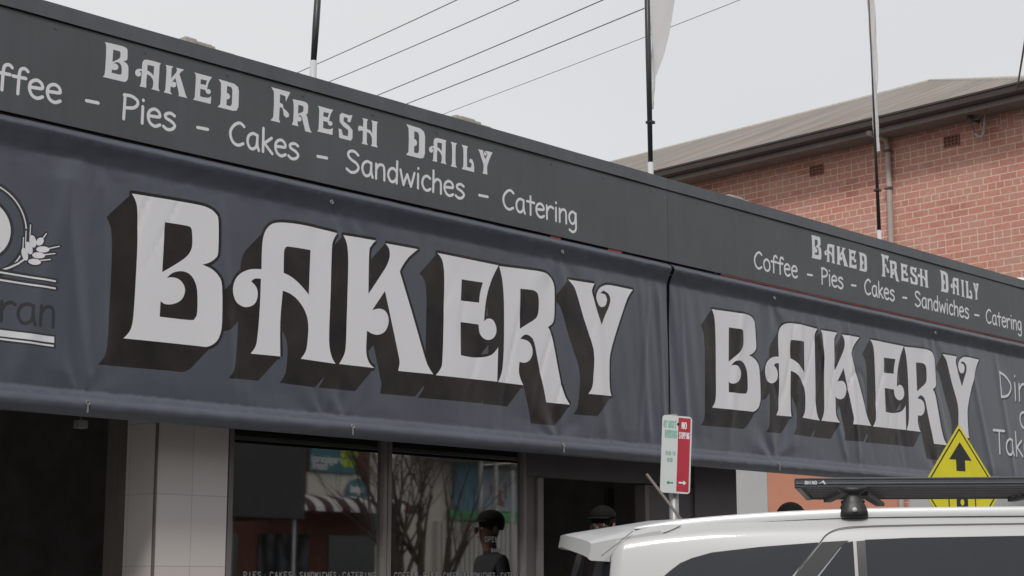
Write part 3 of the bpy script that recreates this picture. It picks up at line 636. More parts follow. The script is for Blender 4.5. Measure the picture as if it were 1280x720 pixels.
# ================================================================= FEATHER FLAGS ON THE ROOF EDGE
FLG = 'feather flags on poles along the awning'
def flag(bot, top, sock, clip, sail, thin, label):
    y = D+.06; b = on_y(*bot, y); t = on_y(*top, y); t = b+(t-b)*1.5
    root = empty('feather_flag', b, label, 'flag', FLG)
    s = on_y(*sock, y); k = (s.z-b.z)/(t.z-b.z); s = b+(t-b)*k
    mb = MB(); mb.tube([b-V((0,0,.25)), s], .024 if not thin else .022, 10); mb.build('base_socket', M['white_metal'], root, True)
    mb = MB(); mb.tube([s, b+(t-b)*.45, t], [.019, .008, .006] if thin else [.020, .024, .022], 10); mb.build('pole', M['pole_black'], root, True)
    if clip:
        c_ = on_y(*clip, y); mb = MB(); mb.box((c_.x-.028, y-.03, c_.z-.012), (c_.x+.028, y+.03, c_.z+.012)); mb.box((c_.x+.02, y-.006, c_.z-.004), (c_.x+.06, y+.006, c_.z+.012)); mb.build('clip', M['black'], root, bevel=.004)
    if sail:
        n = 26; mb = MB(); L0 = [on_y(*p, y) for p in sail[0]]; L1 = [on_y(*p, y) for p in sail[1]]
        def lerp(Ls, t_):
            t_ *= len(Ls)-1; i = min(int(t_), len(Ls)-2); return Ls[i].lerp(Ls[i+1], t_-i)
        for i in range(n+1):
            for j in range(5):
                p = lerp(L0, i/n).lerp(lerp(L1, i/n), j/4); mb.v.append(p+V((0, .03*math.sin(j*1.6+i*.35), 0)))
        for i in range(n):
            for j in range(4): mb.f.append((i*5+j, i*5+j+1, (i+1)*5+j+1, (i+1)*5+j)); mb.m.append(0)
        mb.build('flag_sail', M['sail'], root, True)
    return root
flag((390.5,98),(397,0),(391.2,76),None,None,False,'black flag pole in white socket, leftmost on the awning top')
flag((813.5,219),(809,0),(813,203),(813,153),[[(812.5,138),(811,60),(809.5,-60)],[(813.5,137),(829,60),(862,-60)]],False,'black flag pole with pale grey feather sail, in front of the brick building roof end')
flag((1099.5,300),(1086,0),(1099,288),(1097,238),[[(1096,190),(1090.5,90),(1083,-60)],[(1097.5,189),(1094.5,90),(1092,-60)]],True,'thin flag pole with narrow edge-on white sail, beside the brick wall downpipe')

# ================================================================= BAKERY SHOP FRONT
def xw(px, y=DW): return on_y(px, 600, y).x
XPL, XPR = xw(194.5), xw(285); shop = empty('bakery_shop', (XPL, DW, .15), 'dark bakery shop front with tiled pier, tall windows and open doorway under the awning', 'shop')
az = lambda px: HEAD - math.atan((px-640)/math.hypot(F, HZ))
yA = XPL*math.tan(az(152)); yB = XPL*math.tan(az(127))
HT = 4.1
g = MB(); g.box((XPL, DW, .15), (XPR, yA, HT)); g.build('tiled_pier', M['tile'], shop, bevel=.006)
g = MB(); g.box((XPL+.004, yA+.001, .15), (XPL+.25, yB, HT)); g.build('door_jamb', M['brown'], shop)
g = MB(); g.box((XPL-.004, DW-.004, .15), (XPL+.010, DW+.012, HT)); g.build('corner_trim', M['brown'], shop)
XB_ = XEND; BK = 13.0
g = MB()
g.box((XL-1, BK, .15), (XB_, BK+.2, HT)); g.box((XL-1.2, DW, .15), (XL-1, BK+.2, HT)); g.box((XB_-.2, DW+.22, .15), (XB_, BK, HT))
g.box((XL-1.2, DW+.1, HT+.002), (XB_, BK+.2, HT+.25)); g.box((XPR, DW+.08, 2.62), (XB_-.201, DW+.2, HT)); g.box((XL-1, DW+.9, 2.9), (XPL, DW+1.1, HT))
g.build('wall', M['inside'], shop)
# windows
def win(px0, px1, zl=.55, zh=2.56, txt=None):
    x0, x1 = xw(px0), xw(px1); fr = MB()
    fr.box((x0, DW+.002, zl-.05), (x1, DW+.07, zl)); fr.box((x0, DW+.002, zh), (x1, DW+.07, zh+.06))
    fr.box((x0, DW-.004, zl-.05), (x0+.035, DW+.074, zh+.06)); fr.box((x1-.035, DW-.004, zl-.05), (x1, DW+.074, zh+.06))
    f = fr.build('shop_window', M['frame'], shop, bevel=.003)
    p = MB(); p.add([(x0+.03, DW+.03, zl), (x1-.03, DW+.03, zl), (x1-.03, DW+.03, zh), (x0+.03, DW+.03, zh)], [(0,1,2,3)]); pane = p.build('pane', M['glass'], f)
    if txt:
        polys = []
        for word, a, b, pz, h in txt:
            xa, xb = xw(a), xw(b)
            polys += caps(word, xa, xb, pz, h, .0030)
        sheet_obj('window_lettering', None, 0, [(0, polys, [])], [M['letter_dim']], lambda x, z: (x, DW+.022, z), pane)
    return f
M['letter_dim'] = mat('window_letters', (.20, .20, .205), .6, var=.05)
zt_ = on_y(400, 722.5, DW).z; hh = .038
win(286, 484, txt=[('COFFEE', 262, 296, zt_, hh), ('.', 300, 306, zt_, hh), ('PIES', 310, 332, zt_, hh), ('.', 334, 340, zt_, hh), ('CAKES', 343, 370, zt_, hh), ('.', 372, 378, zt_, hh), ('SANDWICHES', 380, 425, zt_, hh), ('.', 427, 431, zt_, hh), ('CATERING', 433, 474, zt_, hh)][2:])
z1 = on_y(615, 677, DW).z; z2 = on_y(628, 690, DW).z
win(485, 658, txt=[('COFFEE', 497, 526, zt_, hh), ('.', 528, 532, zt_, hh), ('PIES', 533, 551, zt_, hh), ('.', 553, 556, zt_, hh), ('CAKES', 558, 576, zt_, hh), ('.', 577, 581, zt_, hh), ('SANDWICHES', 583, 622, zt_, hh), ('.', 623, 627, zt_, hh), ('CATERING', 629, 659, zt_, hh),
                    ('OPEN', 609, 625, z1, .035), ('BAKERY', 617, 634, z2, .025)])
g = MB(); g.box((XPR, DW, .15), (xw(658), DW+.12, .5)); g.build('stall_riser', M['dark_wall'], shop)
# doorway
x0, x1, x2, x3 = xw(658.5), xw(671), xw(678), xw(805)
g = MB(); g.box((x0, DW+.01, .15), (x1, DW+.10, 2.6)); g.box((x0, DW-.002, 2.27), (xw(866), DW+.11, 2.62)); g.build('door_header', M['dark_wall'], shop)
g = MB(); g.box((x1, DW-.012, .15), (x2, DW+.10, 2.26)); g.build('door_frame', M['frame'], shop, bevel=.003)
g = MB(); g.box((x3, DW-.012, .15), (xw(810), DW+.10, 2.26)); g.build('door_frame', M['frame'], shop, bevel=.003)
g = MB(); g.box((xw(810), DW, .15), (xw(866), DW+.12, 2.26)); g.build('wall_panel', M['dark_wall'], shop)
g = MB(); g.box((xw(866), DW-.02, .15), (XB_, DW+.12, 2.62)); g.build('end_wall', M['dark_wall'], shop)
g = MB(); xa = xw(760, DW+1.2); g.box((xa, DW+1.2, 1.2), (xw(803, DW+1.2), DW+1.25, 2.3)); g.build('menu_board', M['inside_panel'], shop)
g = MB(); xa = xw(690, DW+2); g.box((xa, DW+2, .15), (xw(800, DW+2), DW+2.6, 1.25)); g.box((xa+.1, DW+2.1, 1.25), (xw(790, DW+2), DW+2.5, 1.55)); g.build('counter', M['inside_panel'], shop, bevel=.02)
g = MB(); xa = on_y(342, 640, DW+.35).x; xb = on_y(377, 640, DW+.35).x
g.box((xa, DW+.35, on_y(350,667,DW+.35).z), (xb, DW+.40, on_y(350,628,DW+.35).z)); g.build('display_board', M['inside_panel'], shop)
# little grey lamp box hanging in the left doorway
p = on_y(101, 530, D+.35); g = MB(); g.box((p.x-.03, p.y-.03, p.z-.025), (p.x+.03, p.y+.03, p.z+.022)); g.tube([p+V((0,0,.02)), V((p.x, p.y, ZPB+.05))], .004, 6)
tag(g.build('door_lamp_box', M['galv'], bevel=.003, loc=p), 'small grey lamp box hanging in the dark doorway at the left end', 'lamp')

# ================================================================= BRICK BUILDING
W0 = at_d(1280, 400, 21); W0.z = 0; wa = R(84.3); WD = V((math.cos(wa), math.sin(wa), 0)); WN = V((-math.sin(wa), math.cos(wa), 0))
bb = empty('brick_building', W0, 'red brick building with brown gutter and weathered grey hipped roof', 'building', rot=wa)
bpy.context.view_layer.update(); BM = bb.matrix_world.copy()          # local x along wall (away), y: +y is away from WN? -> WN = local +y
def bw(px, py, off=0): return BM.inverted() @ on_plane(px, py, W0+WN*off, WN)
zwt = (bw(1120,172).z + bw(900,222).z)/2
OV = .55
gz = bw(1120,140,OV).z; gz2 = bw(821,214,OV).z; GZ = (gz+gz2)/2
print('wall top', zwt, 'gutter', gz, gz2, 'D', D, 'XL', XL, 'XJ', XJ)
A0, A1 = -.2, 14.0; BD = 8.9
def loc_box(a, b): mb = MB(); mb.box(a, b); return mb
def lb(mb, name, m_, bevel=0, parent=bb, smooth=False): 
    mb.v = [BM @ v for v in mb.v]; return mb.build(name, m_, parent, smooth, bevel)
def brick_obj(mb, name, m_): 
    o = mb.build(name, m_, bb, world=False); return o
brick_obj(loc_box((A0, -BD, 0), (A1, 0, zwt)), 'wall', M['brick'])
wr = bw(961, 620).x; wm = bw(1130, 630).x; wg = bw(917, 620).x
lb(loc_box((wm, .001, 0), (wr, .02, bw(1000,560).z)), 'orange_render', M['render_orange'])
lb(loc_box((A0, .001, 0), (wm-.10, .02, bw(1200,560).z)), 'white_render', M['render_white'])
lb(loc_box((wr+.004, .001, 0), (A1, .03, bw(940,560).z)), 'grey_render', M['render_white'])
# eaves
zf1 = bw(1120,159,OV-.1).z; zf0 = bw(1120,152,OV-.1).z
mb = MB(); mb.box((A0-.5, -BD-.5, zf1), (A1, OV-.12, zf1+.02)); lb(mb, 'soffit', M['soffit'])
mb = MB(); mb.box((A0-.5, OV-.119, zf1-.03), (A1, OV-.09, GZ-.03)); lb(mb, 'eave_board', M['eave_trim'])
mb = MB()
n = 8
prof = [(OV-.088, GZ), (OV-.088, GZ-.10), (OV-.07, GZ-.125), (OV-.02, GZ-.125), (OV+.015, GZ-.10), (OV+.02, GZ-.03), (OV+.035, GZ-.02), (OV+.035, GZ+.005), (OV+.015, GZ+.005)]
vs = [(a, y, z) for a in (A0-.6, A1) for y, z in prof]; k = len(prof)
mb.add(vs, [(i, i+1, k+i+1, k+i) for i in range(k-1)]); lb(mb, 'gutter', M['gutter'])
RO = -4.2
rz = bw(1163,101,RO); rl = bw(774,199,RO); print('ridge', rz, rl)
RZ = rz.z; ra = rz.x; hipx = ra-(OV-RO)
print('hip corner', hipx, 'A0', A0)
mb = MB()
ex0 = min(hipx, A0-.5)
zr0 = GZ-.005
mb.add([(ex0, OV, zr0), (A1, OV, zr0), (A1, RO, RZ), (ra, RO, RZ), (ex0, 2*RO-OV, zr0), (A1, 2*RO-OV, zr0)], [(0,1,2,3), (0,3,4), (3,2,5,4), (1,5,2)])
o = mb.build('roof', M['roof'], bb, world=False)
mb = MB(); mb.tube([BM@V((A1, RO, RZ-.02)), BM@V((ra, RO, RZ-.02))], .05, 8); mb.tube([BM@V((ra, RO, RZ-.02)), BM@V((ex0, OV, zr0-.01))], .045, 8); mb.build('ridge_cap', M['debris'], bb, True)
# downpipe
pa = bw(1113.5,180); pb = bw(1131, 632); mb = MB()
pxl = [(1113.4,172),(1114,200),(1115.3,250),(1117.5,300)]
X0 = bw(1115,240).x
mb.tube([BM@V((X0, .06, z)) for z in (0, 2, 4, zwt-.15)] + [BM@V((X0, .10, zwt-.02)), BM@V((X0, OV-.06, GZ-.16))], .042, 10)
dpn = mb.build('downpipe', M['pipe'], bb, True)
mb = MB()
for z in (1.2, 3.2, bw(1116,236).z, bw(1113,190).z):
    mb = MB(); mb.tube([BM@V((X0-.05, .055, z)), BM@V((X0-.05, .11, z)), BM@V((X0+.05, .11, z)), BM@V((X0+.05, .055, z))], .008, 6); mb.tube([BM@V((X0, .06, z-.02)), BM@V((X0, .06, z+.02))], .05, 10)
    mb.build('pipe_bracket', M['eave_trim'], dpn)
for px, py in ((1021,213),(1190,176.5)):
    c_ = bw(px, py); mb = MB(); w_, h_ = .12, .075
    mb.box((c_.x-w_, .001, c_.z-h_), (c_.x+w_, .006, c_.z+h_), 1)
    for i in range(4): mb.box((c_.x-w_, .0065, c_.z-h_+.004+i*.045), (c_.x+w_, .013, c_.z-h_+.018+i*.045))
    for i in range(5): mb.box((c_.x-w_+i*.0565, .0135, c_.z-h_), (c_.x-w_+.014+i*.0565, .018, c_.z+h_))
    lb(mb, 'air_vent', [M['vent'], M['gutter']])
# soldier course over something out of frame
c_ = bw(1249,150); c2 = bw(1249,160); zz = bw(1250,160).z
mb = MB(); mb.box((A0+.2, .0005, zz-.02), (c_.x, .006, zz+.23)); mb.build('soldier_course', M['soldier'], bb, world=False)
# service conduit hook
hk = [bw(*q, .12) for q in ((1241,122),(1234,124),(1231.5,132),(1231,150),(1229,168),(1224,171),(1219,166))]
mb = MB(); mb.tube([BM@v for v in smooth_line(hk, 4)], .022, 8); mb.build('service_conduit', M['pipe'], bb, True)
for q in ((1213,149),(1246,120)): 
    mb = MB(); c_ = BM@bw(*q, .2); mb.tube([c_-V((0,0,.05)), c_+V((0,0,.05))], [.03,.045], 8); mb.tube([c_-V((.02,.02,.02)), c_+WN*-.2], .02, 6)
    mb.build('insulator', M['cable'], bb, True)
mb = MB(); mb.tube([BM@v for v in smooth_line([bw(1219,166,.14), bw(1215,158,.16), bw(1214,150,.2), bw(1222,148,.3), bw(1240,130,.35), bw(1246,120,.2)])], .006, 6); mb.build('service_lead', M['cable'], bb, True)
# pale round vent poking above the awning at the right edge
p = on_y(1275, 352, D+1.0); mb = MB(); vs = []
for i in range(7):
    t = i/6*math.pi/2; vs.append((p+V((0,0,-.05+.10*math.sin(t))), .12*math.cos(t)+.004))
mb.tube([p-V((0,0,1.3)), p-V((0,0,.06))], .05, 14); mb.tube([q[0] for q in vs], [q[1] for q in vs], 16)
tag(mb.build('roof_vent', M['awn_white'], smooth=True, loc=p-V((0,0,1.3))), 'small white domed roof vent showing above the right end of the awning', 'vent')

# ================================================================= OVERHEAD WIRES
WG = 'overhead wires crossing the sky'
for (a, b, rr_, lab) in (((375,92),(563,0),.011,'overhead wire behind the leftmost flag pole, lowest on the left'), ((418,102),(640,0),.011,'second overhead wire from the left'),
        ((476,120),(745,0),.012,'middle one of the five overhead wires'), ((512,131),(807,6),.012,'overhead wire ending behind the top of the middle flag pole'), ((560,143),(915,0),.007,'faint thin overhead wire furthest right')):
    A = at_d(*a, 44); B = at_d(*b, 34); d = B-A; P = A-d*.6; Q = B+d*2.2; pts = []
    for i in range(25):
        t = i/24; q = P.lerp(Q, t); q.z -= .25*math.sin(math.pi*t) - .25*math.sin(math.pi*.25); pts.append(q)
    mb = MB(); mb.tube(pts, rr_, 6); tag(mb.build('overhead_wire', M['cable'], smooth=True, loc=P), lab, 'wire', WG)
A = on_plane(1272,108,W0+WN*.5,WN); B = at_d(1283, 40, 15); A0_ = BM@bw(1246,120,.2)
mb = MB(); mb.tube([A0_, A, B, B+(B-A)*1.5], .011, 6); tag(mb.build('service_wire', M['cable'], smooth=True, loc=A0_), 'black service wire rising from the brick building eave at the right edge', 'wire')

# ================================================================= SIGNS
def frame_at(px, py, d, yawdeg):
    p = at_d(px, py, d); return p, Matrix.Translation(p) @ Matrix.Rotation(R(yawdeg), 4, 'Z')
# parking sign (faces -y local)
def corner_poly(x0, z0, x1, z1, r=.02, n=4):
    out = []
    for cx_, cz_, a in ((x1-r, z1-r, 0), (x0+r, z1-r, 90), (x0+r, z0+r, 180), (x1-r, z0+r, 270)):
        for i in range(n+1): t = R(a+90*i/n); out.append((cx_+r*math.cos(t), cz_+r*math.sin(t)))
    return out
DS = 9.75; pc, Ms = frame_at(845, 568, DS, 0)
sr = empty('parking_sign', (pc.x, pc.y, .15), 'parking sign on grey post, white half with green arrow, red half with white arrow', 'sign')
# orientation: face back to camera, turned
yaw = math.degrees(HEAD)-90 + 16
T = Matrix.Translation(pc) @ Matrix.Rotation(R(yaw), 4, 'Z') @ Matrix.Rotation(R(3), 4, 'Y')
sx = 1/2131*DS
wl = 19*sx/math.cos(R(16)); hs = 49*sx
def sfn(y): return lambda x, z: tuple(T @ V((x, y, z)))
mb = MB(); mb.v = []; pol = corner_poly(-wl-.002, -hs, wl+.002, hs)
mid_ = wl*.08
lay = [(1, [[(-wl+.006,-hs+.006),(mid_,-hs+.006),(mid_,hs-.006),(-wl+.006,hs-.006)]], []), (2, [[(mid_,-hs+.010),(wl-.007,-hs+.010),(wl-.007,hs-.010),(mid_,hs-.010)]], [])]
g1 = caps('45*ANGLE', -wl*.93, mid_-.012, hs*.68, hs*.17, .0032) 
lay.append((5, g1, []))
lay.append((5, caps('PARKING', -wl*.8, mid_-.008, hs*.42, hs*.18, .004), []))
lay.append((5, caps('REAR TO', -wl*.72, mid_-.014, -hs*.03, hs*.09, .0025) + caps('KERB', -wl*.6, mid_-.03, -hs*.2, hs*.09, .0025), []))
def arrow(xa, xb, z, h, d):
    if d < 0: xa, xb = xb, xa
    m_ = xa+(xb-xa)*.62; return [[(xa, z-h*.35), (m_, z-h*.35), (m_, z-h), (xb, z), (m_, z+h), (m_, z+h*.35), (xa, z+h*.35)]]
lay.append((3, arrow(-wl*.62, mid_-.02, -hs*.74, .013, -1), []))
lay.append((4, arrow(mid_+.014, wl-.022, -hs*.72, .014, 1), []))
lay.append((4, caps('NO', mid_+.022, wl-.032, hs*.68, hs*.16, .0028) + caps('STOPPING', mid_+.006, wl-.012, hs*.42, hs*.16, .0016), []))
lay.append((0, [circ(mid_-.0, hs*.78, .009)], []))
base = [(6, [pol], [])]
pv, tr, mi = cut_sheet(None, 0, base+[(m_+0, p, h) for m_, p, h in lay])
mb = MB(); mb.v = [V(sfn(-.003)(x, z)) for x, z in pv]; mb.f = [tuple(map(int, t)) for t in tr]; mb.m = [int(i) for i in mi]
face = mb.build('sign_face', [M['black'], M['sign_white'], M['sign_red'], M['sign_green'], M['letter'], M['sign_green_pale'], M['sign_white']], sr)
mb = MB(); n = len(pol); mb.add([sfn(-.0025)(x, z) for x, z in pol]+[sfn(.0005)(x, z) for x, z in pol], [tuple(range(n))[::-1] if 0 else tuple(range(n, 2*n))[::-1]]+[(i, (i+1) % n, n+(i+1) % n, n+i) for i in range(n)]); mb.build('sign_plate', M['galv'], sr)
pp = at_d(842, 620, DS+.05); mb = MB(); mb.tube([(pp.x, pp.y, .15), (pp.x+.003, pp.y, pc.z+hs+.012)], .028, 14); mb.build('post', M['galv'], sr, True)
for zz in (.6, -.6):
    mb = MB(); mb.tube([V(sfn(.001)(0, hs*zz)), V((pp.x, pp.y, pc.z+hs*zz))], .012, 8); mb.build('bracket', M['galv'], sr)
# thin stay
a = at_d(808.5,593,9.2); b = at_d(845,641,9.0); c_ = b+(b-a)*.25
mb = MB(); mb.tube([a, c_], .008, 8); mb.tube([c_, V((c_.x, c_.y, .15))], .010, 8)
tag(mb.build('stay_rod', M['eave_trim'], smooth=True, loc=(c_.x, c_.y, .15)), 'thin grey rod slanting across the lower left corner of the parking sign', 'rod')
# warning diamond
DY = 14.6; pc = at_d(1202, 613, DY); yaw = math.degrees(HEAD)-90 + 54 - 14
yr = empty('warning_sign', (pc.x, pc.y, .15), 'yellow diamond warning sign with black up arrow, behind the car roof rack', 'sign')
T = Matrix.Translation(pc) @ Matrix.Rotation(R(math.degrees(HEAD)-90+40), 4, 'Z')
hd = 83*DY/2131
def dia(k): 
    r_ = .10*k; return smooth_loop([(0, hd*k), (hd*k*.04, hd*k*.965), (hd*k*.965, hd*k*.04), (hd*k, 0), (hd*k*.965, -hd*k*.04), (hd*k*.04, -hd*k*.965), (0, -hd*k), (-hd*k*.04, -hd*k*.965), (-hd*k*.965, -hd*k*.04), (-hd*k, 0), (-hd*k*.965, hd*k*.04), (-hd*k*.04, hd*k*.965)], 1)
u = hd/83
arr = [[(-6*u*1.6, 24*u), (-6*u*1.6, 50*u-12*u), (-21*u*1.15, 38*u), (0, 61*u), (21*u*1.15, 38*u), (6*u*1.6, 38*u), (6*u*1.6, 24*u)]]
sig = [[(-12*u, -6*u), (12*u, -6*u), (12*u, -46*u), (-12*u, -46*u)]]; sigh = [circ(0, -15*u, 4*u), circ(0, -26*u, 4*u), circ(0, -37*u, 4*u)]
bars = [[(s*28*u-1.3*u, -6*u), (s*28*u+1.3*u, -6*u), (s*28*u+1.3*u, -38*u), (s*28*u-1.3*u, -38*u)] for s in (-1, 1)]
sheet_obj('sign_face', None, 0, [(0, [dia(1)], []), (1, [dia(.945)], [dia(.905)]), (1, arr+bars, []), (1, sig, sigh)], [M['yellow'], M['black']], lambda x, z: tuple(T@V((x, -.003, z))), yr)
mb = MB(); dp = dia(1); n = len(dp); mb.add([tuple(T@V((x, -.0025, z))) for x, z in dp]+[tuple(T@V((x, .001, z))) for x, z in dp], [tuple(range(n, 2*n))[::-1]]+[(i, (i+1) % n, n+(i+1) % n, n+i) for i in range(n)]); mb.build('sign_plate', M['galv'], yr)
q = T@V((0, .035, 0)); mb = MB(); mb.tube([(q.x, q.y, .15), (q.x, q.y, pc.z+hd*.3)], .03, 12); mb.build('post', M['galv'], yr, True)

# ================================================================= CAR
PHI = R(5); UA = HEAD-math.pi/2-PHI
U = V((math.cos(UA), math.sin(UA), 0)); W_ = V((-math.sin(UA), math.cos(UA), 0))
O = V((EYE.x, EYE.y, 0)) + FH*7.4 + RT*.358
car = empty('parked_suv', O, 'white four wheel drive wagon with black roof rack parked in front of the bakery', 'car', rot=UA)
bpy.context.view_layer.update(); CM = car.matrix_world.copy(); CI = CM.inverted()
CW = 1.86
def chit(px, py, w): q = CI @ on_plane(px, py, O+W_*w, W_); return (q.x, q.z)
WP = [(.30,.12),(.45,.02),(.75,0),(.95,.004),(1.05,.02),(1.12,.045),(1.40,.105),(1.60,.150),(1.68,.172),(1.72,.186),(1.76,.215),(1.80,.30)]
def wz(z):
    for (a, b), (c, d) in zip(WP, WP[1:]):
        if z <= c: return b+(d-b)*max(0, (z-a))/(c-a)
    return .30
# roof edge heights from the photograph
RE = [chit(px, py, .2) for px, py in ((743,670),(793,661),(860,653.5),(920,650),(1051,643),(1120,640.5),(1280,639))]
print('roof edge', [(round(a,2), round(b,3)) for a, b in RE])
def zroof(s):
    pts = [(-.3, RE[0][1]-.06)] + RE + [(RE[-1][0]+.8, RE[-1][1]+.01), (3.2, RE[-1][1]-.06), (3.35, RE[-1][1]-.12)]
    if s > 3.35:
        t = min(1, (s-3.35)/.75); zA = pts[-1][1]
        if s < 4.1: return zA+(1.14-zA)*t
        return 1.14-(s-4.1)**2*.28
    for (a, b), (c, d) in zip(pts, pts[1:]):
        if s <= c: return b+(d-b)*max(0, (s-a))/(c-a)
    return pts[-1][1]
LEN = 4.85
def s_tail(z):
    P = [(.3,.20),(.5,.10),(.95,.08),(1.1,.09),(1.3,.11),(1.60,.17),(1.66,.19),(1.75,.19),(1.9,.19)]
    for (a, b), (c, d) in zip(P, P[1:]):
        if z <= c: return b+(d-b)*max(0, (z-a))/(c-a)
    return .32
def bulge(w): return .27*(1-min(1, abs((w-CW/2)/(CW/2-.02)))**2.4)
def carpt(s, w, z):                                  # s measured on the flank; pulled to the tail / nose shape
    st = s_tail(z); k = max(0, 1-s/1.2); s2 = s+st*k-bulge(w)*k
    if s > LEN-1: s2 -= ((s-LEN+1)**2)*(.10+.28*abs((w-CW/2)/(CW/2))**3)
    return V((s2, w, z))
SS = [0,.04,.1,.2,.3,.45,.6,.8,1.0,1.2,1.5,1.8,2.1,2.4,2.7,3.0,3.2,3.35,3.5,3.7,3.9,4.1,4.3,4.5,4.65,4.78,4.85]
def section(s):
    zr = zroof(s); out = []
    low = zr < 1.6
    zs = [.30,.42,.55,.70,.85,.95,1.02,1.08,1.14,1.22,1.30,1.40,1.50,1.58,1.64,1.68]
    top = zr-.035
    pts = []
    for z in zs:
        zz = z if not low else min(z, top)*1.0
        if not low: zz = z if z < 1.1 else 1.1+(z-1.1)*(top-1.1)/(1.68-1.1)
        else: zz = .30+(z-.30)*(top-.30)/(1.68-.30)
        pts.append((wz(zz) if not low else wz(min(zz, 1.0))+max(0, zz-.95)*.5, zz))
    w0 = pts[-1][0]
    for dw, dz_ in ((.018,.016),(.045,.030),(.09,.040),(.20,.052),(.38,.062),(.58,.068)): pts.append((w0+dw, top+dz_))
    pts.append((CW/2, top+.070))
    return pts
secs = [section(s) for s in SS]; np_ = len(secs[0])
mb = MB()
for s, sec in zip(SS, secs):
    full = sec + [(CW-w, z) for w, z in reversed(sec[:-1])]
    mb.v += [carpt(s, w, z) for w, z in full]
nf = 2*np_-1
for i in range(len(SS)-1):
    for j in range(nf-1): mb.f.append((i*nf+j, (i+1)*nf+j, (i+1)*nf+j+1, i*nf+j+1)); mb.m.append(0)
    mb.f.append((i*nf, i*nf+nf-1, (i+1)*nf+nf-1, (i+1)*nf)); mb.m.append(0)
# tail and nose closed by strips across
for base_, flip in ((0, False), ((len(SS)-1)*nf, True)):
    for j in range(np_-1):
        a, b = base_+j, base_+j+1; c2, d2 = base_+nf-1-j, base_+nf-2-j
        prev = [a]; prevb = [b]; n = 12
        wa, za = mb.v[a].y, mb.v[a].z; wb, zb_ = mb.v[b].y, mb.v[b].z
        for k in range(1, n):
            t = k/n; s_ = 0 if not flip else LEN
            mb.v.append(carpt(s_, wa+(CW-2*wa)*t, za)); prev.append(len(mb.v)-1)
            mb.v.append(carpt(s_, wb+(CW-2*wb)*t, zb_)); prevb.append(len(mb.v)-1)
        prev.append(c2); prevb.append(d2)
        for k in range(n):
            f = (prev[k], prevb[k], prevb[k+1], prev[k+1]); f = f if not flip else f[::-1]
            if len(set(f)) >= 3: mb.f.append(tuple(dict.fromkeys(f))); mb.m.append(0)
body = mb.build('body', M['paint'], car, True, world=False)
body.modifiers.new('w', 'WELD').merge_threshold = .002
# side skins: polygons given on the flank (s, z)
def skin(name, loops, m_, off, step=.06, parent=car, both=True, mi=None):
    xs = [p[0] for lp in loops for p in lp]; zs = [p[1] for lp in loops for p in lp]
    pv, tr, mi = cut_sheet((min(xs)-.01, min(zs)-.01, max(xs)+.01, max(zs)+.01), step, [(1, loops, [])])
    for side in ((0, 1) if both else (0,)):
        mb = MB(); b = 0
        for x, z in pv:
            w = wz(z)-off; q = carpt(x, w, z); q.x = x
            if side: q.y = CW-q.y
            mb.v.append(q)
        for t, k in zip(tr, mi):
            if k == 1:
                f = tuple(int(i)+b for i in t); mb.f.append(f if not side else f[::-1]); mb.m.append(0)
        o_ = mb.build(name, m_, parent, True, world=False)
    return o_
def cp(L, w=.15): return [chit(px, py, w) for px, py in L]
BZ = 1.17
q0 = cp([(830,720),(838,713),(850,704),(865,697.5),(890,690.5),(950,683.5),(1024,677.8)])
sq = q0[0][0]; qb = chit(990,720,.13)[0]
sl = (chit(1024,678,.15)[0]-qb)/(chit(1024,678,.15)[1]-chit(990,720,.13)[1])
def on_c(z, d=0): return qb+d+(z-chit(990,720,.13)[1])*sl
quarter = [(sq-.10, BZ+.12), (sq-.055, BZ+.2)] + q0 + [(on_c(BZ), BZ), (sq+.05, BZ)]
skin('quarter_window', [quarter], M['carglass2'] if 'carglass2' in M else M['glassblk'], .004)
# gloss pillar
ptop = cp([(1030,677.5),(1062,675.5)])
zq = chit(990,720,.13)[1]
def on_d(z): a = chit(1022,720,.13); b = chit(1056,681,.15); return a[0]+(z-a[1])*(b[0]-a[0])/(b[1]-a[1])
pil = [(on_c(BZ, .012), BZ), (on_c(ptop[0][1], .012), ptop[0][1]), ptop[1], cp([(1050,684)])[0], (on_d(1.45), 1.45), (on_d(BZ), BZ)]
skin('door_pillar', [pil], M['gloss'], .006, both=True)
dz_ = cp([(1066.5,676.3)])[0]
xdiv = dz_[0]; ztop = dz_[1]
q1 = [(on_d(BZ)+.012, BZ), (on_d(1.45)+.012, 1.45), cp([(1052,684)])[0], cp([(1058,678.5)])[0], (xdiv, ztop), (xdiv, BZ)]
skin('fixed_glass', [q1], M['glassblk'], .004)
skin('glass_divider', [[(xdiv, BZ), (xdiv, ztop), (xdiv+.014, ztop), (xdiv+.014, BZ)]], M['chrome'], .010)
skin('divider_trim', [[(xdiv+.015, BZ), (xdiv+.015, ztop), (xdiv+.052, ztop+.003), (xdiv+.052, BZ)]], M['trim'], .007)
t2 = cp([(1083,674.5),(1140,672.0),(1280,669.5)])
g1_ = [(xdiv+.053, BZ), (xdiv+.053, t2[0][1]), t2[1], t2[2], (t2[2][0]+.05, t2[2][1]+.001), (2.02, t2[2][1]+.0), (2.02, BZ)]
skin('rear_door_glass', [g1_], M['glassblk'], .004)
skin('front_door_glass', [[(2.10, BZ), (2.10, t2[2][1]), (2.9, t2[2][1]-.01), (3.1, 1.52), (3.45, 1.30), (3.5, BZ)]], M['glassblk'], .004)
skin('centre_pillar', [[(2.021, BZ), (2.021, t2[2][1]), (2.099, t2[2][1]), (2.099, BZ)]], M['gloss'], .005)
skin('waist_trim', [[(sq+.02, BZ-.03), (sq+.02, BZ-.002), (3.5, BZ-.002), (3.5, BZ-.03)]], M['trim'], .008)
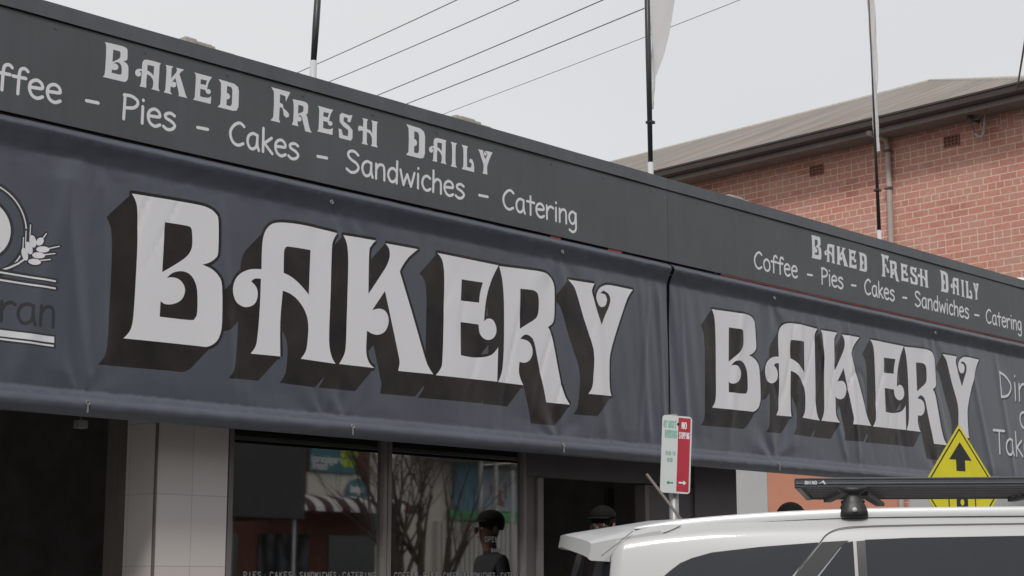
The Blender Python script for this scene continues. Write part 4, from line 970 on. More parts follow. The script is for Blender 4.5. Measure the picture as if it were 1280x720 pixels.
# door shut line
seamp = cp([(993,720),(1004,704),(1015,689.5),(1024,679),(1031,670),(1040,664),(1052,660.2),(1075,657.8),(1140,656),(1280,654)], .17)
seamp = [(seamp[0][0]-.35, .62), (seamp[0][0]-.34, .9), (seamp[0][0]-.2, 1.16)] + seamp + [(2.0, seamp[-1][1]), (2.06, seamp[-1][1]-.02)]
def seam(L, w=.0022, name='shut_line', off=.0045, k=3):
    return skin(name, stroke_polys([tuple(p) for p in smooth_line(L, k)], w), M['seam'], off, .3)
seam(seamp); seam([(2.06, .45), (2.06, 1.0), (2.06, 1.62)]); seam([(3.2, .45), (3.25, .9), (3.28, 1.1)])
# tail: rear glass, spoiler, lamps, plate
def tail_patch(name, zlo, zhi, w0, w1, m_, off=.006, n=22, zs=8, cut=0):
    mb = MB()
    for i in range(zs+1):
        z = zlo+(zhi-zlo)*i/zs
        for j in range(n+1):
            w = w0+(w1-w0)*j/n; wl_ = max(wz(z), 0); ww = wl_+(w-w0)/(w1-w0)*(CW-2*wl_)
            ww = w0+(ww) if cut else ww
            ww = wl_+(CW-2*wl_)*(w0+(w1-w0)*j/n)/CW
            q = carpt(0, ww, z); q.x -= off; mb.v.append(q)
    for i in range(zs):
        for j in range(n): mb.f.append((i*(n+1)+j, (i+1)*(n+1)+j, (i+1)*(n+1)+j+1, i*(n+1)+j+1)); mb.m.append(0)
    return mb.build(name, m_, car, True, world=False)
tail_patch('rear_glass', 1.12, 1.62, 0.03, CW-.03, M['glassblk'])
tail_patch('tailgate_handle', .95, 1.0, .5, CW-.5, M['chrome'])
tail_patch('number_plate', .74, .86, .68, CW-.68, M['line'], .01)
tail_patch('tail_lamp', .80, 1.05, .0, .32, M['lamp_red'], .012); tail_patch('tail_lamp', .80, 1.05, CW-.32, CW, M['lamp_red'], .012)
tail_patch('rear_bumper', .36, .58, 0, CW, M['trim'], .03)
# corner glass wrap on the flank behind the pillar line
cg = cp([(775,691.5),(752,718),(748,724)], .15)
def roofz(s, w):
    sec = section(s); w = min(w, CW-w); k0 = 15
    for (wa_, za_), (wb_, zb_) in zip(sec[k0:], sec[k0+1:]):
        if w <= wb_: return za_+(zb_-za_)*max(0, (w-wa_))/max(1e-6, wb_-wa_)
    return sec[-1][1]
mb = MB(); n = 34; WE = wz(1.68)+.006; k = 9
for j in range(n+1):
    u_ = (1-math.cos(math.pi*j/n))/2; w = WE+(CW-2*WE)*u_; bz = bulge(w); cen = min(1, 4*min(u_, 1-u_))**.6
    sF = .30+.32*cen; zF = roofz(sF, w)+.004; tip = .07-bz*1.03; zt = 1.652+.050*cen; zl = 1.578+.062*cen
    s1 = min(.36-bz*.5, sF-.02); z1_ = max(zt+.02, roofz(max(.3, s1+.1), w))+.003
    for a_, b_ in [(sF, zF), (s1, z1_), (tip+.05, zt+.008), (tip+.012, zt), (tip+.006, (zt+zl)/2), (tip, zl+.006), (tip+.012, zl), (min(.33-bz*.6, sF-.02), zl-.016), (sF, zl-.016)]: mb.v.append(V((a_, w, b_)))
for j in range(n):
    for i in range(k-1): mb.f.append(((j+1)*k+i, (j+1)*k+i+1, j*k+i+1, j*k+i)); mb.m.append(0)
mb.f.append(tuple(range(k))); mb.f.append(tuple(range(n*k, n*k+k))[::-1]); mb.m += [0, 0]
sp = mb.build('rear_spoiler', M['paint'], car, True, world=False)
sp.data.set_sharp_from_angle(angle=R(40))
# roof rails
def rail(w, flip=False):
    mb = MB(); top = cp([(793,659),(830,652.5),(880,646.5),(960,640.5),(1040,636.5),(1120,634.5),(1280,633)], w)
    top += [(2.4, top[-1][1]), (2.8, top[-1][1]-.015), (3.05, top[-1][1]-.06)]
    pts = smooth_line(top, 3)
    for i, p_ in enumerate(pts):
        h = .035*min(1, i/4, (len(pts)-1-i)/4)+.006
        zt = p_[1]; ww = w if not flip else CW-w
        for dw, dz2 in ((-.016, -h), (-.018, -.008), (-.010, 0), (.010, 0), (.018, -.008), (.016, -h)): mb.v.append(V((p_[0], ww+dw, zt+dz2)))
    for i in range(len(pts)-1):
        for j in range(5): mb.f.append((i*6+j, (i+1)*6+j, (i+1)*6+j+1, i*6+j+1)); mb.m.append(0)
    mb.f += [tuple(range(6)), tuple(range(len(mb.v)-6, len(mb.v)))[::-1]]; mb.m += [0, 0]
    rr2 = mb.build('roof_rail', M['rail'], car, True, world=False); mb = MB()
    gp = pts[4:-1]
    for i, p_ in enumerate(gp):
        ww = w if not flip else CW-w; h = .035*min(1, (len(gp)-i)/4)+.006
        for dw, dz2 in ((-.013, -h-.012), (-.013, -h+.002), (.013, -h+.002), (.013, -h-.012)): mb.v.append(V((p_[0], ww+dw, p_[1]+dz2)))
    for i in range(len(gp)-1):
        for j in range(4): mb.f.append((i*4+j, i*4+(j+1) % 4, (i+1)*4+(j+1) % 4, (i+1)*4+j)); mb.m.append(0)
    mb.v = [CM@v_ for v_ in mb.v]; mb.build('rail_gasket', M['seam'], rr2, False)
    return rr2
M['rail'] = mat('silver_rail', (.62, .63, .64), .3, var=.03, metal=.15)
rail(.235); rail(.235, True)
gr_ = cp([(793,664),(860,656),(920,652.5),(1051,645.8),(1120,643.2),(1280,641.5)], .2)
# roof rack platform
wN, wF = .30, CW-.30
rt = cp([(994,598),(1280,596.5)], wN); rb_ = cp([(994,612)], wN)
s0r = rt[0][0]; zT = rt[0][1]; zB = zT-.043
print('rack', s0r, zT, 'tail', RE[0])
rk = empty('roof_rack', O); rk.parent = car; rk.matrix_parent_inverse = Matrix(); rk.location = (s0r, wN, zB); rk.rotation_euler = (0,0,0)
bpy.context.view_layer.update()
def rb2(mb, name, m_, bevel=0, smooth=False): mb.v = [CM@v for v in mb.v]; return mb.build(name, m_, rk, smooth, bevel)
s1r = s0r+1.95
mb = MB(); mb.box((s0r, wN, zB+.004), (s1r, wN+.028, zT)); mb.box((s0r+.0, wN-.006, zB+.016), (s1r, wN-.0005, zB+.022)); mb.box((s0r, wN-.004, zT-.006), (s1r, wN-.0003, zT+.002)); rb2(mb, 'side_rail', M['rack'], .003)
mb = MB(); mb.box((s0r+.16, wF-.028, zB+.004), (s1r, wF, zT)); rb2(mb, 'side_rail', M['rack'], .003)
# slanted rear end beam
def beam(p, q, w, z0, z1):
    p, q = V(p), V(q); d = (q-p).normalized(); n_ = V((-d.y, d.x, 0))*w; out = MB()
    a = [p-n_, q-n_, q+n_, p+n_]
    return out.add([v+V((0,0,z0)) for v in a]+[v+V((0,0,z1)) for v in a], [(0,3,2,1),(4,5,6,7),(0,1,5,4),(1,2,6,5),(2,3,7,6),(3,0,4,7)])
rb2(beam((s0r+.012, wN+.029, 0), (s0r+.165, wF-.029, 0), .014, zB, zT-.004), 'end_rail', M['rack'], .003)
rb2(beam((s1r-.014, wN+.029, 0), (s1r-.014, wF-.029, 0), .014, zB, zT-.004), 'end_rail', M['rack'], .003)
ns = 8
for i in range(ns):
    w = wN+.075+(wF-wN-.15)*i/(ns-1); mb = MB(); mb.box((s0r+.03+.155*(w-wN)/(wF-wN), w-.03, zB+.010), (s1r-.03, w+.03, zT-.010)); rb2(mb, 'slat', M['rack_dark'], .004)
for s_ in (s0r+.26, s0r+1.2, s1r-.25):
    mb = MB(); mb.box((s_-.02, wN+.03, zB-.012), (s_+.02, wF-.03, zB+.009)); rb2(mb, 'cross_bar', M['rack_dark'], .004)
sheet_obj('rack_lettering', None, 0, [(0, caps('RHINO', s0r+.042, s0r+.095, zB+.016, .014, .0014)+[[(s0r+.103, zB+.016), (s0r+.125, zB+.034), (s0r+.135, zB+.016), (s0r+.128, zB+.016), (s0r+.122, zB+.026)]], [])], [M['letter']], lambda x, z: tuple(CM@V((x, wN-.0072, z))), rk)
for s_ in (chit(1085, 612, .33)[0], s1r-.35):
    rb2(beam((s_-.02, .36, 0), (s_+.20, 1.5, 0), .024, zB-.034, zB-.013), 'support_arm', M['rack_dark'], .006)
# feet
def foot(px, w, name='rack_foot'):
    c_ = chit(px, 630, w); s_ = c_[0]; zr = zroof(s_)+.005; zt = zB-.003
    mb = MB(); n = 6
    k = 1 if w < 1 else -1
    rings = []
    zbm = chit(1066, 647, .19)[1]
    for z, hw, d0, d1 in ((zbm,.056,-.070,.05),(zbm+.007,.064,-.078,.06),(zbm+.030,.063,-.076,.06),(zbm+.068,.046,-.060,.055),(zt-.040,.034,-.045,.05),(zt-.028,.034,-.045,.05),(zt-.020,.050,-.055,.06),(zt-.006,.062,-.055,.06),(zt+.004,.058,-.05,.06)):
        b = len(mb.v)
        for t in range(16):
            a = 2*math.pi*t/16; ca, sa = math.cos(a), math.sin(a)
            r_ = (abs(ca)**4+abs(sa)**4)**-.25
            mb.v.append(V((s_+hw*ca*r_, w+k*((d0+d1)/2+(d1-d0)/2*sa*r_), z)))
        rings.append(b)
    for a, b in zip(rings, rings[1:]):
        for t in range(16): f = (a+t, a+(t+1) % 16, b+(t+1) % 16, b+t); mb.f.append(f if k > 0 else f[::-1]); mb.m.append(0)
    mb.f += [tuple(range(16))[::-1], tuple(range(rings[-1], rings[-1]+16))]; mb.m += [0, 0]
    f = rb2(mb, name, M['black'], 0, True)
    mb = MB(); zc = zbm+.034; yy = w-k*.080
    mb.tube([(s_-.002, yy+k*.01, zc), (s_-.002, yy-k*.006, zc)], .011, 12)
    mb.v = [CM@v for v in mb.v]; mb.build('key_lock', M['white_metal'], f, True)
for px in (1066, 1360): foot(px, .262); 
foot(1066, CW-.262); foot(1360, CW-.262)
# wheels, lamps, windscreen
def wheel(s_, w, sgn):
    r_ = .39; mb = MB(); n = 36
    wh = empty('wheel', (0,0,0)); wh.parent = car; wh.location = (s_, w, r_); bpy.context.view_layer.update()
    def lathe(prof, name, m_, seg=n):
        mb = MB()
        for i in range(seg):
            a = 2*math.pi*i/seg
            mb.v += [CM@V((s_+r2*math.cos(a), w+sgn*y, r_+r2*math.sin(a))) for r2, y in prof]
        k = len(prof)
        for i in range(seg):
            for j in range(k-1): mb.f.append((i*k+j, i*k+j+1, ((i+1) % seg)*k+j+1, ((i+1) % seg)*k+j)); mb.m.append(0)
        return mb.build(name, m_, wh, True)
    lathe([(.25,0),(.30,-.012),(.36,-.012),(.388,.01),(.392,.06),(.392,.2),(.388,.24),(.30,.25)], 'tyre', M['tyre'])
    lathe([(.0,.03),(.06,.025),(.07,.04),(.22,.035),(.235,.005),(.25,.0),(.25,.2),(.0,.2)], 'rim', M['alloy'])
    mb = MB()
    for k in range(6):
        a = k*math.pi/3; d = V((math.cos(a), 0, math.sin(a))); nn = V((-math.sin(a), 0, math.cos(a)))
        b0 = V((s_, w+sgn*.012, r_)); mb.add([CM@(b0+d*.05-nn*.02), CM@(b0+d*.24-nn*.03), CM@(b0+d*.24+nn*.03), CM@(b0+d*.05+nn*.02)], [(0,1,2,3) if sgn > 0 else (3,2,1,0)])
    mb.build('spoke', M['trim'], wh)
for s_ in (1.02, 3.87):
    wheel(s_, -.012, 1); wheel(s_, CW+.012, -1)
    arch = [(s_+.47*math.cos(math.pi*i/20), .39+.47*math.sin(math.pi*i/20)) for i in range(21)]
    arch2 = [(s_+.41*math.cos(math.pi*i/20), .39+.41*math.sin(math.pi*i/20)) for i in range(21)]
    skin('wheel_arch', [arch+arch2[::-1]], M['trim'], .012, .3); skin('arch_well', [arch2], M['black'], .003, .3)
mb = MB()
for i in range(7):
    t = i/6; s_ = 3.38+t*.68; z = zroof(s_)+.040
    for j in range(11): w = .28+.0*t+(CW-.56)*j/10; mb.v.append(V((s_, w, z+.006-.02*abs(2*j/10-1)**2)))
for i in range(6):
    for j in range(10): mb.f.append((i*11+j, (i+1)*11+j, (i+1)*11+j+1, i*11+j+1)); mb.m.append(0)
mb.build('windscreen', M['glassblk'], car, True, world=False)
for w in (.05, CW-.35):
    mb = MB(); mb.box((LEN-.30, w, .78), (LEN-.085, w+.30, .92)); mb.build('headlight', M['lamp_clear'], car, world=False, bevel=.03)
mb = MB(); mb.box((LEN-.30, .42, .55), (LEN-.07, CW-.42, .92)); mb.build('grille', M['trim'], car, world=False, bevel=.03)
for k, w in ((1, -.20), (-1, CW+.06)):
    mb = MB(); mb.box((3.28, w, 1.12), (3.40, w+.14, 1.32)); mb.box((3.32, min(w+.14, w) if k > 0 else w-.06, 1.14), (3.36, w+.22 if k > 0 else w, 1.18)); mb.build('door_mirror', M['paint'], car, world=False, bevel=.03)
seam(cp([(752,695),(765,685),(781,672),(791,664)], .17), .0018, off=.010)

# ================================================================= PEOPLE
def person(loc, face, h, label, hair_m, cap_=False, top='cloth_dark', bag=False):
    k = h/1.75
    me = bpy.data.meshes.new('body'); bm = bmesh.new(); sk = bm.verts.layers.skin.verify()
    J = {}
    def v(n, p, r, r2=None):
        x = bm.verts.new(V(p)*k); x[sk].radius = (r*k, (r2 or r)*k); J[n] = x
    def e(*ns):
        for a, b in zip(ns, ns[1:]): bm.edges.new((J[a], J[b]))
    v('pel', (0,0,.95), .15, .11); v('wst', (0,0,1.08), .135, .10); v('chs', (0,.01,1.30), .165, .115); v('nkb', (0,.01,1.44), .075, .07); v('nk', (0,-.005,1.50), .055)
    v('jaw', (0,-.02,1.56), .062, .07); v('hd', (0,-.005,1.64), .077, .092); v('crn', (0,0,1.70), .062, .075)
    e('pel','wst','chs','nkb','nk','jaw','hd','crn')
    for s, n in ((-1,'l'),(1,'r')):
        v('hp'+n, (s*.09,0,.88), .09); v('kn'+n, (s*.10,-.02,.50), .062); v('an'+n, (s*.105,.02,.10), .042); v('ft'+n, (s*.11,-.05,.035), .038,.03); v('to'+n, (s*.12,-.16,.025), .034,.022)
        e('pel','hp'+n,'kn'+n,'an'+n,'ft'+n,'to'+n)
        v('sh'+n, (s*.17,.01,1.40), .062); v('el'+n, (s*.235,.03,1.12), .043); v('wr'+n, (s*.235,-.10,.90), .028); v('pm'+n, (s*.232,-.14,.845), .026,.016)
        e('chs','sh'+n,'el'+n,'wr'+n,'pm'+n)
        for f, (dx, dy, L_) in enumerate(((-.024,-.01,.072),(-.008,-.004,.082),(.008,0,.078),(.022,.006,.062))):
            v('f%d%s' % (f, n), (s*.232+dx*.9, -.165+dy, .815), .0085); v('g%d%s' % (f, n), (s*.23+dx, -.178+dy+.012, .815-L_*.55), .008); v('h%d%s' % (f, n), (s*.226+dx, -.168+dy+.02, .815-L_), .007)
            e('pm'+n, 'f%d%s' % (f, n), 'g%d%s' % (f, n), 'h%d%s' % (f, n))
        v('t0'+n, (s*.200,-.135,.86), .011); v('t1'+n, (s*.188,-.17,.83), .010); v('t2'+n, (s*.188,-.185,.80), .008); e('wr'+n,'t0'+n,'t1'+n,'t2'+n)
    J['pel'][sk].use_root = True
    bm.to_mesh(me); bm.free(); tmp = bpy.data.objects.new('tmp', me); C.objects.link(tmp)
    tmp.modifiers.new('s', 'SKIN').use_smooth_shade = True; tmp.modifiers.new('u', 'SUBSURF').levels = 2
    bpy.context.view_layer.update()
    dg = bpy.context.evaluated_depsgraph_get(); m2 = bpy.data.meshes.new_from_object(tmp.evaluated_get(dg)); bpy.data.objects.remove(tmp)
    root = empty('person', loc, label, 'person', rot=face)
    o = bpy.data.objects.new('figure', m2); C.objects.link(o); o.parent = root
    m2.materials.clear()
    for n_ in ('skin', top, 'cloth_blue', 'black'): m2.materials.append(M[n_])
    for p in m2.polygons:
        c_ = p.center/k; p.use_smooth = True
        p.material_index = 0 if (c_.z > 1.475 or (abs(c_.x) > .17 and c_.z < .90 and c_.y < -.06)) else 1 if (c_.z > .93 or (abs(c_.x) > .185 and c_.z > .86)) else 3 if c_.z < .09 else 2
    def blob(name, m_, c, r, zmin=-9, ymax=9, mi=10):
        mb = MB(); bm = bmesh.new(); bmesh.ops.create_uvsphere(bm, u_segments=20, v_segments=12, radius=1)
        for x in bm.verts: x.co = V((c[0]+x.co.x*r[0], c[1]+x.co.y*r[1], max(zmin, c[2]+x.co.z*r[2])))*k
        mm = bpy.data.meshes.new(name); bm.to_mesh(mm); bm.free(); mm.materials.append(m_)
        q = bpy.data.objects.new(name, mm); C.objects.link(q); q.parent = root
        for p in mm.polygons: p.use_smooth = True
        return q
    blob('nose', M['skin'], (0,-.118,1.625), (.014,.018,.024)); 
    for s in (-1, 1):
        blob('ear', M['skin'], (s*.081,.005,1.63), (.012,.022,.032)); blob('eye', M['white_metal'], (s*.032,-.088,1.645), (.013,.010,.009)); blob('pupil', M['hair'], (s*.032,-.097,1.645), (.006,.004,.006))
    blob('mouth', M['dark_red'], (0,-.098,1.578), (.024,.010,.006))
    blob('hair', hair_m, (0,.014,1.675), (.088,.100,.092), zmin=1.63)
    if cap_:
        blob('cap', M['hair'], (0,.006,1.70), (.094,.108,.082), zmin=1.695)
        mb = MB(); n = 14
        for i in range(n+1):
            a = math.pi*(1.15+.7*i/n); mb.v += [V((.09*math.cos(a), .006+.10*math.sin(a), 1.70))*k, V((.085*math.cos(a), -.06+.13*math.sin(a), 1.685))*k]
        for i in range(n): mb.f.append((2*i, 2*i+1, 2*i+3, 2*i+2)); mb.m.append(0)
        mb.build('cap_peak', M['hair'], root, True, world=False)
    return root
az1 = az(754); yP = DW*2/2.1437+.03; loc1 = V((yP/math.tan(az1), yP, .15))
hP = on_y(754, 634, yP).z-.15
person(loc1, R(-70), hP-.02, 'person in dark clothes and dark cap standing in the bakery doorway behind the white car', M['hair'], True)
loc2 = at_d(987, 640, 10.4); hq = at_d(987, 631, 10.4).z-.15; print('heights', hP, hq, 'loc', loc1, loc2)
person(V((loc2.x, loc2.y, .15)), R(150), hq, 'person with short black hair, only top of head showing behind the car roof', M['hair'], False)

# ================================================================= ACROSS THE ROAD (seen in the shop glass)
YO = -13.0
def rf(px, py, yo=YO): q = on_y(px, py, 2*(DW+.03)-yo); return V((q.x, yo, q.z))
def rbox(mb, px0, px1, py0, py1, y0, y1, mi=0, yo=YO):
    a = rf(px0, (py0+py1)/2, yo); b = rf(px1, (py0+py1)/2, yo); c_ = rf((px0+px1)/2, py1, yo); d_ = rf((px0+px1)/2, py0, yo)
    mb.box((min(a.x, b.x), y0, c_.z), (max(a.x, b.x), y1, d_.z), mi); return mb
bk = empty('bank_building', rf(440, 700), 'brick and cream shop across the road with teal sign and striped awning', 'building')
mb = MB(); xa, xb = rf(383,600).x, rf(462,600).x; mb.box((xa-6, YO-8, .14), (xb, YO, 9.5)); mb.build('wall', M['red_brick'], bk)
mb = MB(); rbox(mb, 383, 448, 592, 628, YO+.002, YO+.06); mb.box((xa-6, YO-8.1, 7.6), (xb+.1, YO+.15, 7.9)); mb.build('cream_band', M['cream'], bk)
s = rf(441, 575); e_ = rf(384, 575); zlo = rf(410, 591).z; zhi = rf(410, 560).z
mb = MB(); mb.box((e_.x, YO+.07, zlo), (s.x, YO+.14, zhi)); sg = mb.build('teal_sign', M['teal'], bk)
# real-world lettering reads normally from across the road (mirrored in the glass)
def opp_text(txt_, xL, xRt, zb, h, w, y, parent):
    p = write(txt_, -xRt, -xL, zb, h, w); sheet_obj('lettering', None, 0, [(0, p, [])], [M['awn_white']], lambda x, z: (-x, y, z), parent)
hgt = zhi-zlo; wd_ = s.x-e_.x
SG['B'] = SG['b']
opp_text('regional', s.x-wd_*.62-wd_*.0, s.x-wd_*.05+0, zlo+hgt*.42, hgt*.24, .03, YO+.145, sg) if False else None
opp_text('regional', e_.x+.0, e_.x+wd_*.66, zlo+hgt*.40, hgt*.25, .019, YO+.145, sg)
opp_text('bank', e_.x+0, e_.x+wd_*.34, zlo+hgt*.12, hgt*.25, .019, YO+.145, sg)
lf = rf(431, 571); mb = MB()
for k in range(5):
    a = 2*math.pi*k/5+.3; c_ = V((lf.x+.17*math.cos(a), YO+.15, lf.z+.17*math.sin(a))); mb.add([c_+V((.13*math.cos(t*math.pi/4), 0, .13*math.sin(t*math.pi/4))) for t in range(8)], [tuple(range(8))])
mb.build('leaf_emblem', M['lime'], sg)
c_ = rf(442, 618); mb = MB(); r_ = (rf(442,597).z-rf(442,634).z)*.5; mb.add([(c_.x+r_*1.05*math.cos(t*math.pi/16), YO+.12, c_.z+r_*1.05*math.sin(t*math.pi/16)) for t in range(32)], [tuple(range(32))]); rd = mb.build('round_sign', M['teal'], bk)
opp_text('regional', c_.x-r_*.6, c_.x+r_*.5, c_.z+.05, .16, .02, YO+.125, rd); opp_text('bank', c_.x-r_*.6, c_.x, c_.z-.25, .16, .02, YO+.125, rd)
mb = MB(); a = rf(372, 620)-V((1.2,0,0)); b = rf(480, 620); zt_2 = rf(430,621).z; zb_2 = rf(430,643).z; n = 15
for i in range(n):
    x0_ = a.x+(b.x-a.x)*i/n; x1_ = a.x+(b.x-a.x)*(i+1)/n
    for j in range(6):
        t0, t1 = j/6*math.pi/2, (j+1)/6*math.pi/2; yy = lambda t: YO+.15+1.0*math.sin(t); zz = lambda t: zb_2+(zt_2-zb_2)*math.cos(t)
        mb.add([(x0_, yy(t0), zz(t0)), (x1_, yy(t0), zz(t0)), (x1_, yy(t1), zz(t1)), (x0_, yy(t1), zz(t1))], [(0,1,2,3)], i % 2)
mb.build('striped_awning', [M['awn_brown'], M['awn_white']], bk)
for i in range(4):
    x = xa-5.6+i*2.1
    for a_, b_, c_2 in ((1.5, .9, 2.5), (1.1, 5.6, 7.1)): mb = MB(); mb.box((x, YO+.003, b_), (x+a_, YO+.03, c_2)); mb.build('window', M['glassblk'], bk)
xv = rf(382, 600, YO+2.6).x; mb = MB(); mb.box((xa-6, YO+.01, 2.75), (xv, YO+2.6, 2.9)); mb.box((xa-6, YO+2.52, 2.901), (xv, YO+2.6, 5.0)); mb.build('dark_verandah', M['black'], bk)
for k in range(4):
    mb = MB(); mb.tube([(xv-.12-k*1.7, YO+2.4, .14), (xv-.12-k*1.7, YO+2.4, 2.74)], .035, 8); mb.build('verandah_post', M['white_metal'], bk)
# mural building
mu = empty('mural_building', rf(600, 700), 'low pale corrugated building across the road with blue mural and green band', 'building')
xa2, xb2 = rf(500,600).x, rf(690,600).x
mb = MB(); mb.box((xa2, YO-9, .14), (xb2+4, YO-.1, rf(600,580).z)); mb.build('wall', M['cream'], mu)
mb = MB(); rbox(mb, 568, 597, 580, 640, YO, YO+.05); mb.build('blue_panel', M['mural_blue'], mu)
mb = MB(); rbox(mb, 598, 690, 585, 640, YO, YO+.05); mp_ = mb.build('sky_mural', M['mural_sky'], mu)
mb = MB()
for (px, py, w_, h_) in ((612,612,3,16),(618,606,3,12),(623,622,4,20),(630,614,3,22),(637,606,2.5,24),(626,630,5,8)):
    q = rf(px, py); u_ = .0165; mb.add([(q.x+w_*u_*.9*math.cos(t*math.pi/5), YO+.055, q.z+h_*u_*.7*math.sin(t*math.pi/5)) for t in range(10)], [tuple(range(10))]); mb.v[-1] += V((0,.001*px*0,0))
for i, p_ in enumerate(mb.v): p_.y += .001*(i//10)
mb.build('painted_figures', M['mural_red'], mp_)
mb = MB(); rbox(mb, 560, 690, 641, 652, YO, YO+.1); mb.build('green_band', M['green_band'], mu)
mb = MB(); x = rf(545,670).x; zh_ = rf(600,653).z; zl_ = .14
mb.box((x, YO-.09, zl_), (rf(700,670).x, YO+.009, zh_))
while x < rf(700,670).x: mb.box((x, YO+.01, zl_), (x+.10, YO+.06, zh_)); x += .17
mb.build('corrugated_cladding', M['corr'], mu)
mb = MB(); rbox(mb, 520, 600, 566, 578, YO-.2, YO+1.2); mb.build('verandah_roof', M['grey_roof'], mu)
mb = MB(); rbox(mb, 600, 700, 585, 590, YO-.2, YO+1.4); mb.build('verandah_roof', M['grey_roof'], mu)
for px in (580.5, 601.5, 561.5):
    q = rf(px, 640); mb = MB(); mb.tube([(q.x, YO+1.1, .14), (q.x, YO+1.1, rf(px, 578 if px < 600 else 590).z)], .05, 8); mb.build('verandah_post', M['white_metal'], mu)
# pale house between
ph = empty('pale_building', rf(530, 700), 'plain pale building across the road behind the bare trees', 'building')
mb = MB(); mb.box((rf(463,600).x, YO-6, .14), (rf(499,600).x+3.0, YO-.4, rf(520,568).z)); mb.build('wall', M['cream'], ph)
mb = MB(); rbox(mb, 463, 560, 640, 668, YO-.35, YO-.3); mb.build('window', M['glassblk'], ph)
# bare trees
def tree(base, H, lean, seed, label):
    rnd = random.Random(seed); root = empty('bare_tree', base, label, 'tree', 'bare winter trees across the road')
    tr_ = MB(); br = MB(); tw = MB()
    def grow(p, d, L_, r_, lev, tgt):
        pts = [p.copy()]; rs = [r_]; n = 5; q = p.copy(); dd = d.copy()
        for i in range(n):
            dd = (dd+V((rnd.uniform(-.13,.13), rnd.uniform(-.13,.13), rnd.uniform(0,.10)))).normalized(); q = q+dd*L_/n; pts.append(q.copy()); rs.append(r_*(1-.45*(i+1)/n))
        tgt.tube(pts, rs, 6 if lev < 2 else 4, cap=False)
        if lev >= 5: return
        for c in range(3 if lev else 5):
            i = rnd.randint(2, n); a = rnd.uniform(0, 6.28); s_ = rnd.uniform(.35, .75)
            nd = (dd+V((math.cos(a)*s_, math.sin(a)*s_, rnd.uniform(-.05,.25)))).normalized()
            grow(pts[i], nd, L_*rnd.uniform(.6,.85), rs[i]*.55, lev+1, br if lev < 1 else tw)
    grow(V(base), V((lean, 0, 1)).normalized(), H*.33, .12, 0, tr_)
    tr_.build('trunk', M['bark'], root, True); br.build('branches', M['bark'], root, True); tw.build('twigs', M['bark'], root, True)
for i, (px, H) in enumerate(((498,7.2),(514,8.6),(533,8.0),(552,7.0))):
    q = rf(px, 700, -10.6); tree((q.x, -10.6, .14), H, -.05+.04*i, 30+i, ['leaning bare tree nearest the teal bank sign', 'tall bare tree second from the teal bank sign', 'bare tree in front of the plain pale building', 'bare tree nearest the blue mural'][i])
# parked cars over the road
def far_car(px, yo, m_, label, glassm):
    q = rf(px, 700, yo); root = empty('parked_car', (q.x, yo, 0), label, 'car', 'cars parked across the road')
    prof_ = [(-2.1,.35),(-2.15,.75),(-2.0,.95),(-1.5,1.02),(-1.0,1.42),(-.2,1.48),(.6,1.42),(1.2,1.02),(1.95,.88),(2.15,.7),(2.1,.35)]
    mb = MB(); n = len(prof_); mb.v = [V((q.x+a, yo+s_*(.85 if b < 1.1 else .68), b)) for s_ in (-1, 1) for a, b in prof_]
    mb.f = [tuple(range(n)), tuple(range(n, 2*n))[::-1]]+[(i, n+i, n+(i+1) % n, (i+1) % n) for i in range(n)]; mb.m = [0]*len(mb.f); mb.build('body', m_, root, bevel=.04)
    for s_ in (-1, 1): 
        mb = MB(); y0_, y1_ = yo+s_*.857, yo+s_*.70
        mb.add([(q.x-1.38, y0_, 1.06), (q.x+1.05, y0_, 1.06), (q.x+.55, y1_, 1.39), (q.x-.95, y1_, 1.39)], [(0,1,2,3)]); mb.build('side_window', glassm, root)
    for a in (-1.3, 1.35):
        for s_ in (-1, 1):
            mb = MB(); mb.tube([(q.x+a, yo+s_*.70, .32), (q.x+a, yo+s_*.88, .32)], .32, 20); w_ = mb.build('wheel', M['tyre'], root, True)
            mb = MB(); mb.tube([(q.x+a, yo+s_*.875, .32), (q.x+a, yo+s_*.89, .32)], .2, 16); mb.build('rim', M['alloy'], w_)
far_car(318, -8.6, M['galv'], 'silver car parked across the road by the brick shops', M['glassblk'])
far_car(500, -8.6, M['paint'], 'white car parked across the road in front of the trees', M['glassblk'])
far_car(690, -8.6, M['trim'], 'black car parked across the road in front of the mural', M['glassblk'])
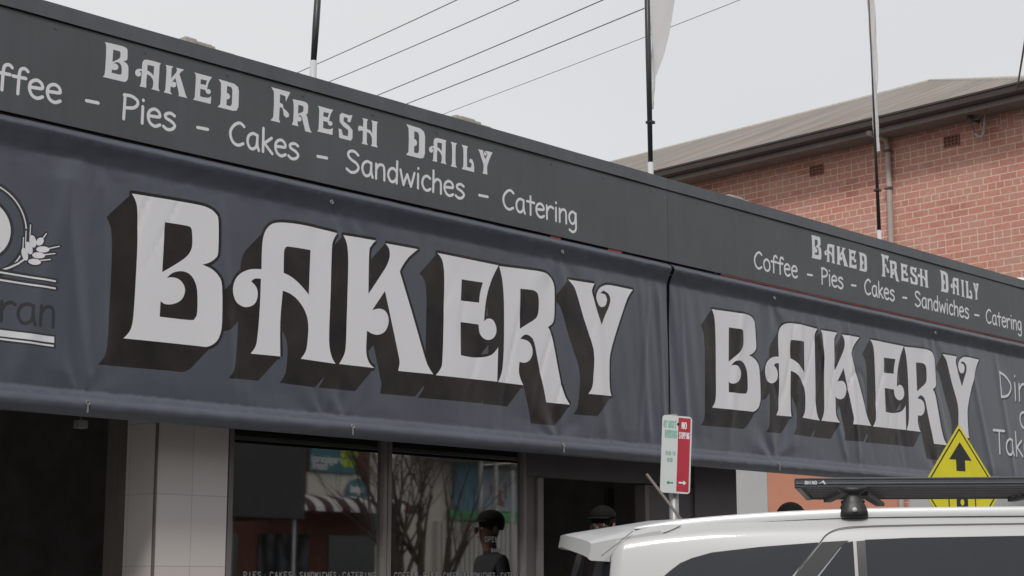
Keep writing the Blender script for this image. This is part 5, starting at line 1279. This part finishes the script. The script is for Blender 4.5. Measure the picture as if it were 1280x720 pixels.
# brick terrace further left
bt = empty('brick_terrace', (16, YO-2, .14), 'long red brick building across the road with dark verandah', 'building')
mb = MB(); mb.box((-10, YO-9, .14), (rf(383,600).x-6.1, YO-2, 9)); mb.build('wall', M['red_brick'], bt)
mb = MB(); mb.box((-10, YO-1.9, 3.1), (rf(383,600).x-6.1, YO+1.6, 3.35)); mb.box((-10, YO+1.5, 3.36), (rf(383,600).x-6.1, YO+1.6, 4.2)); mb.build('verandah_roof', M['black'], bt)
for i in range(8):
    x = -8+i*3.2; mb = MB(); mb.box((x, YO-1.99, .9), (x+1.8, YO-1.95, 2.6)); fw_ = mb.build('window', M['glassblk'], bt)
    mb = MB(); mb.tube([(x, YO+1.4, .14), (x, YO+1.4, 3.1)], .06, 8); mb.build('verandah_post', M['white_metal'], bt)

# ================================================================= LIGHT
SE, SA = R(44), R(214)                          # sun elevation, azimuth of the direction TO the sun from +X
w = bpy.data.worlds.new('World'); sc.world = w; w.use_nodes = True; nt = w.node_tree; N = nt.nodes; L = nt.links
for n_ in list(N): N.remove(n_)
out = N.new('ShaderNodeOutputWorld'); sky = N.new('ShaderNodeTexSky'); sky.sky_type = 'NISHITA'; sky.sun_disc = False
sky.sun_elevation = SE; sky.sun_rotation = math.pi/2-SA; sky.air_density = 1; sky.dust_density = 3
b1 = N.new('ShaderNodeBackground'); b1.inputs[1].default_value = .09; L.new(sky.outputs[0], b1.inputs[0])
b2 = N.new('ShaderNodeBackground'); b2.inputs[1].default_value = 1
tc = N.new('ShaderNodeTexCoord'); nz = N.new('ShaderNodeTexNoise'); nz.inputs['Scale'].default_value = 1.6; nz.inputs['Detail'].default_value = 3
mpn = N.new('ShaderNodeMapping'); mpn.inputs['Scale'].default_value = (1, 1, 2.5); L.new(tc.outputs['Generated'], mpn.inputs[0]); L.new(mpn.outputs[0], nz.inputs[0])
cr = N.new('ShaderNodeValToRGB'); cr.color_ramp.elements[0].position = .3; cr.color_ramp.elements[1].position = .7
cr.color_ramp.elements[0].color = (.735, .742, .755, 1); cr.color_ramp.elements[1].color = (.80, .802, .808, 1)
L.new(nz.outputs[0], cr.inputs[0]); L.new(cr.outputs[0], b2.inputs[0])
mx = N.new('ShaderNodeMixShader'); mx.inputs[0].default_value = .92; L.new(b1.outputs[0], mx.inputs[1]); L.new(b2.outputs[0], mx.inputs[2]); L.new(mx.outputs[0], out.inputs[0])
sun = bpy.data.lights.new('sun', 'SUN'); sun.energy = 1.9; sun.angle = R(10); sun.color = (1, .965, .92)
so = bpy.data.objects.new('sun', sun); C.objects.link(so)
d = V((math.cos(SA)*math.cos(SE), math.sin(SA)*math.cos(SE), math.sin(SE))); so.rotation_euler = d.to_track_quat('Z', 'Y').to_euler(); so.location = (0, 0, 30)
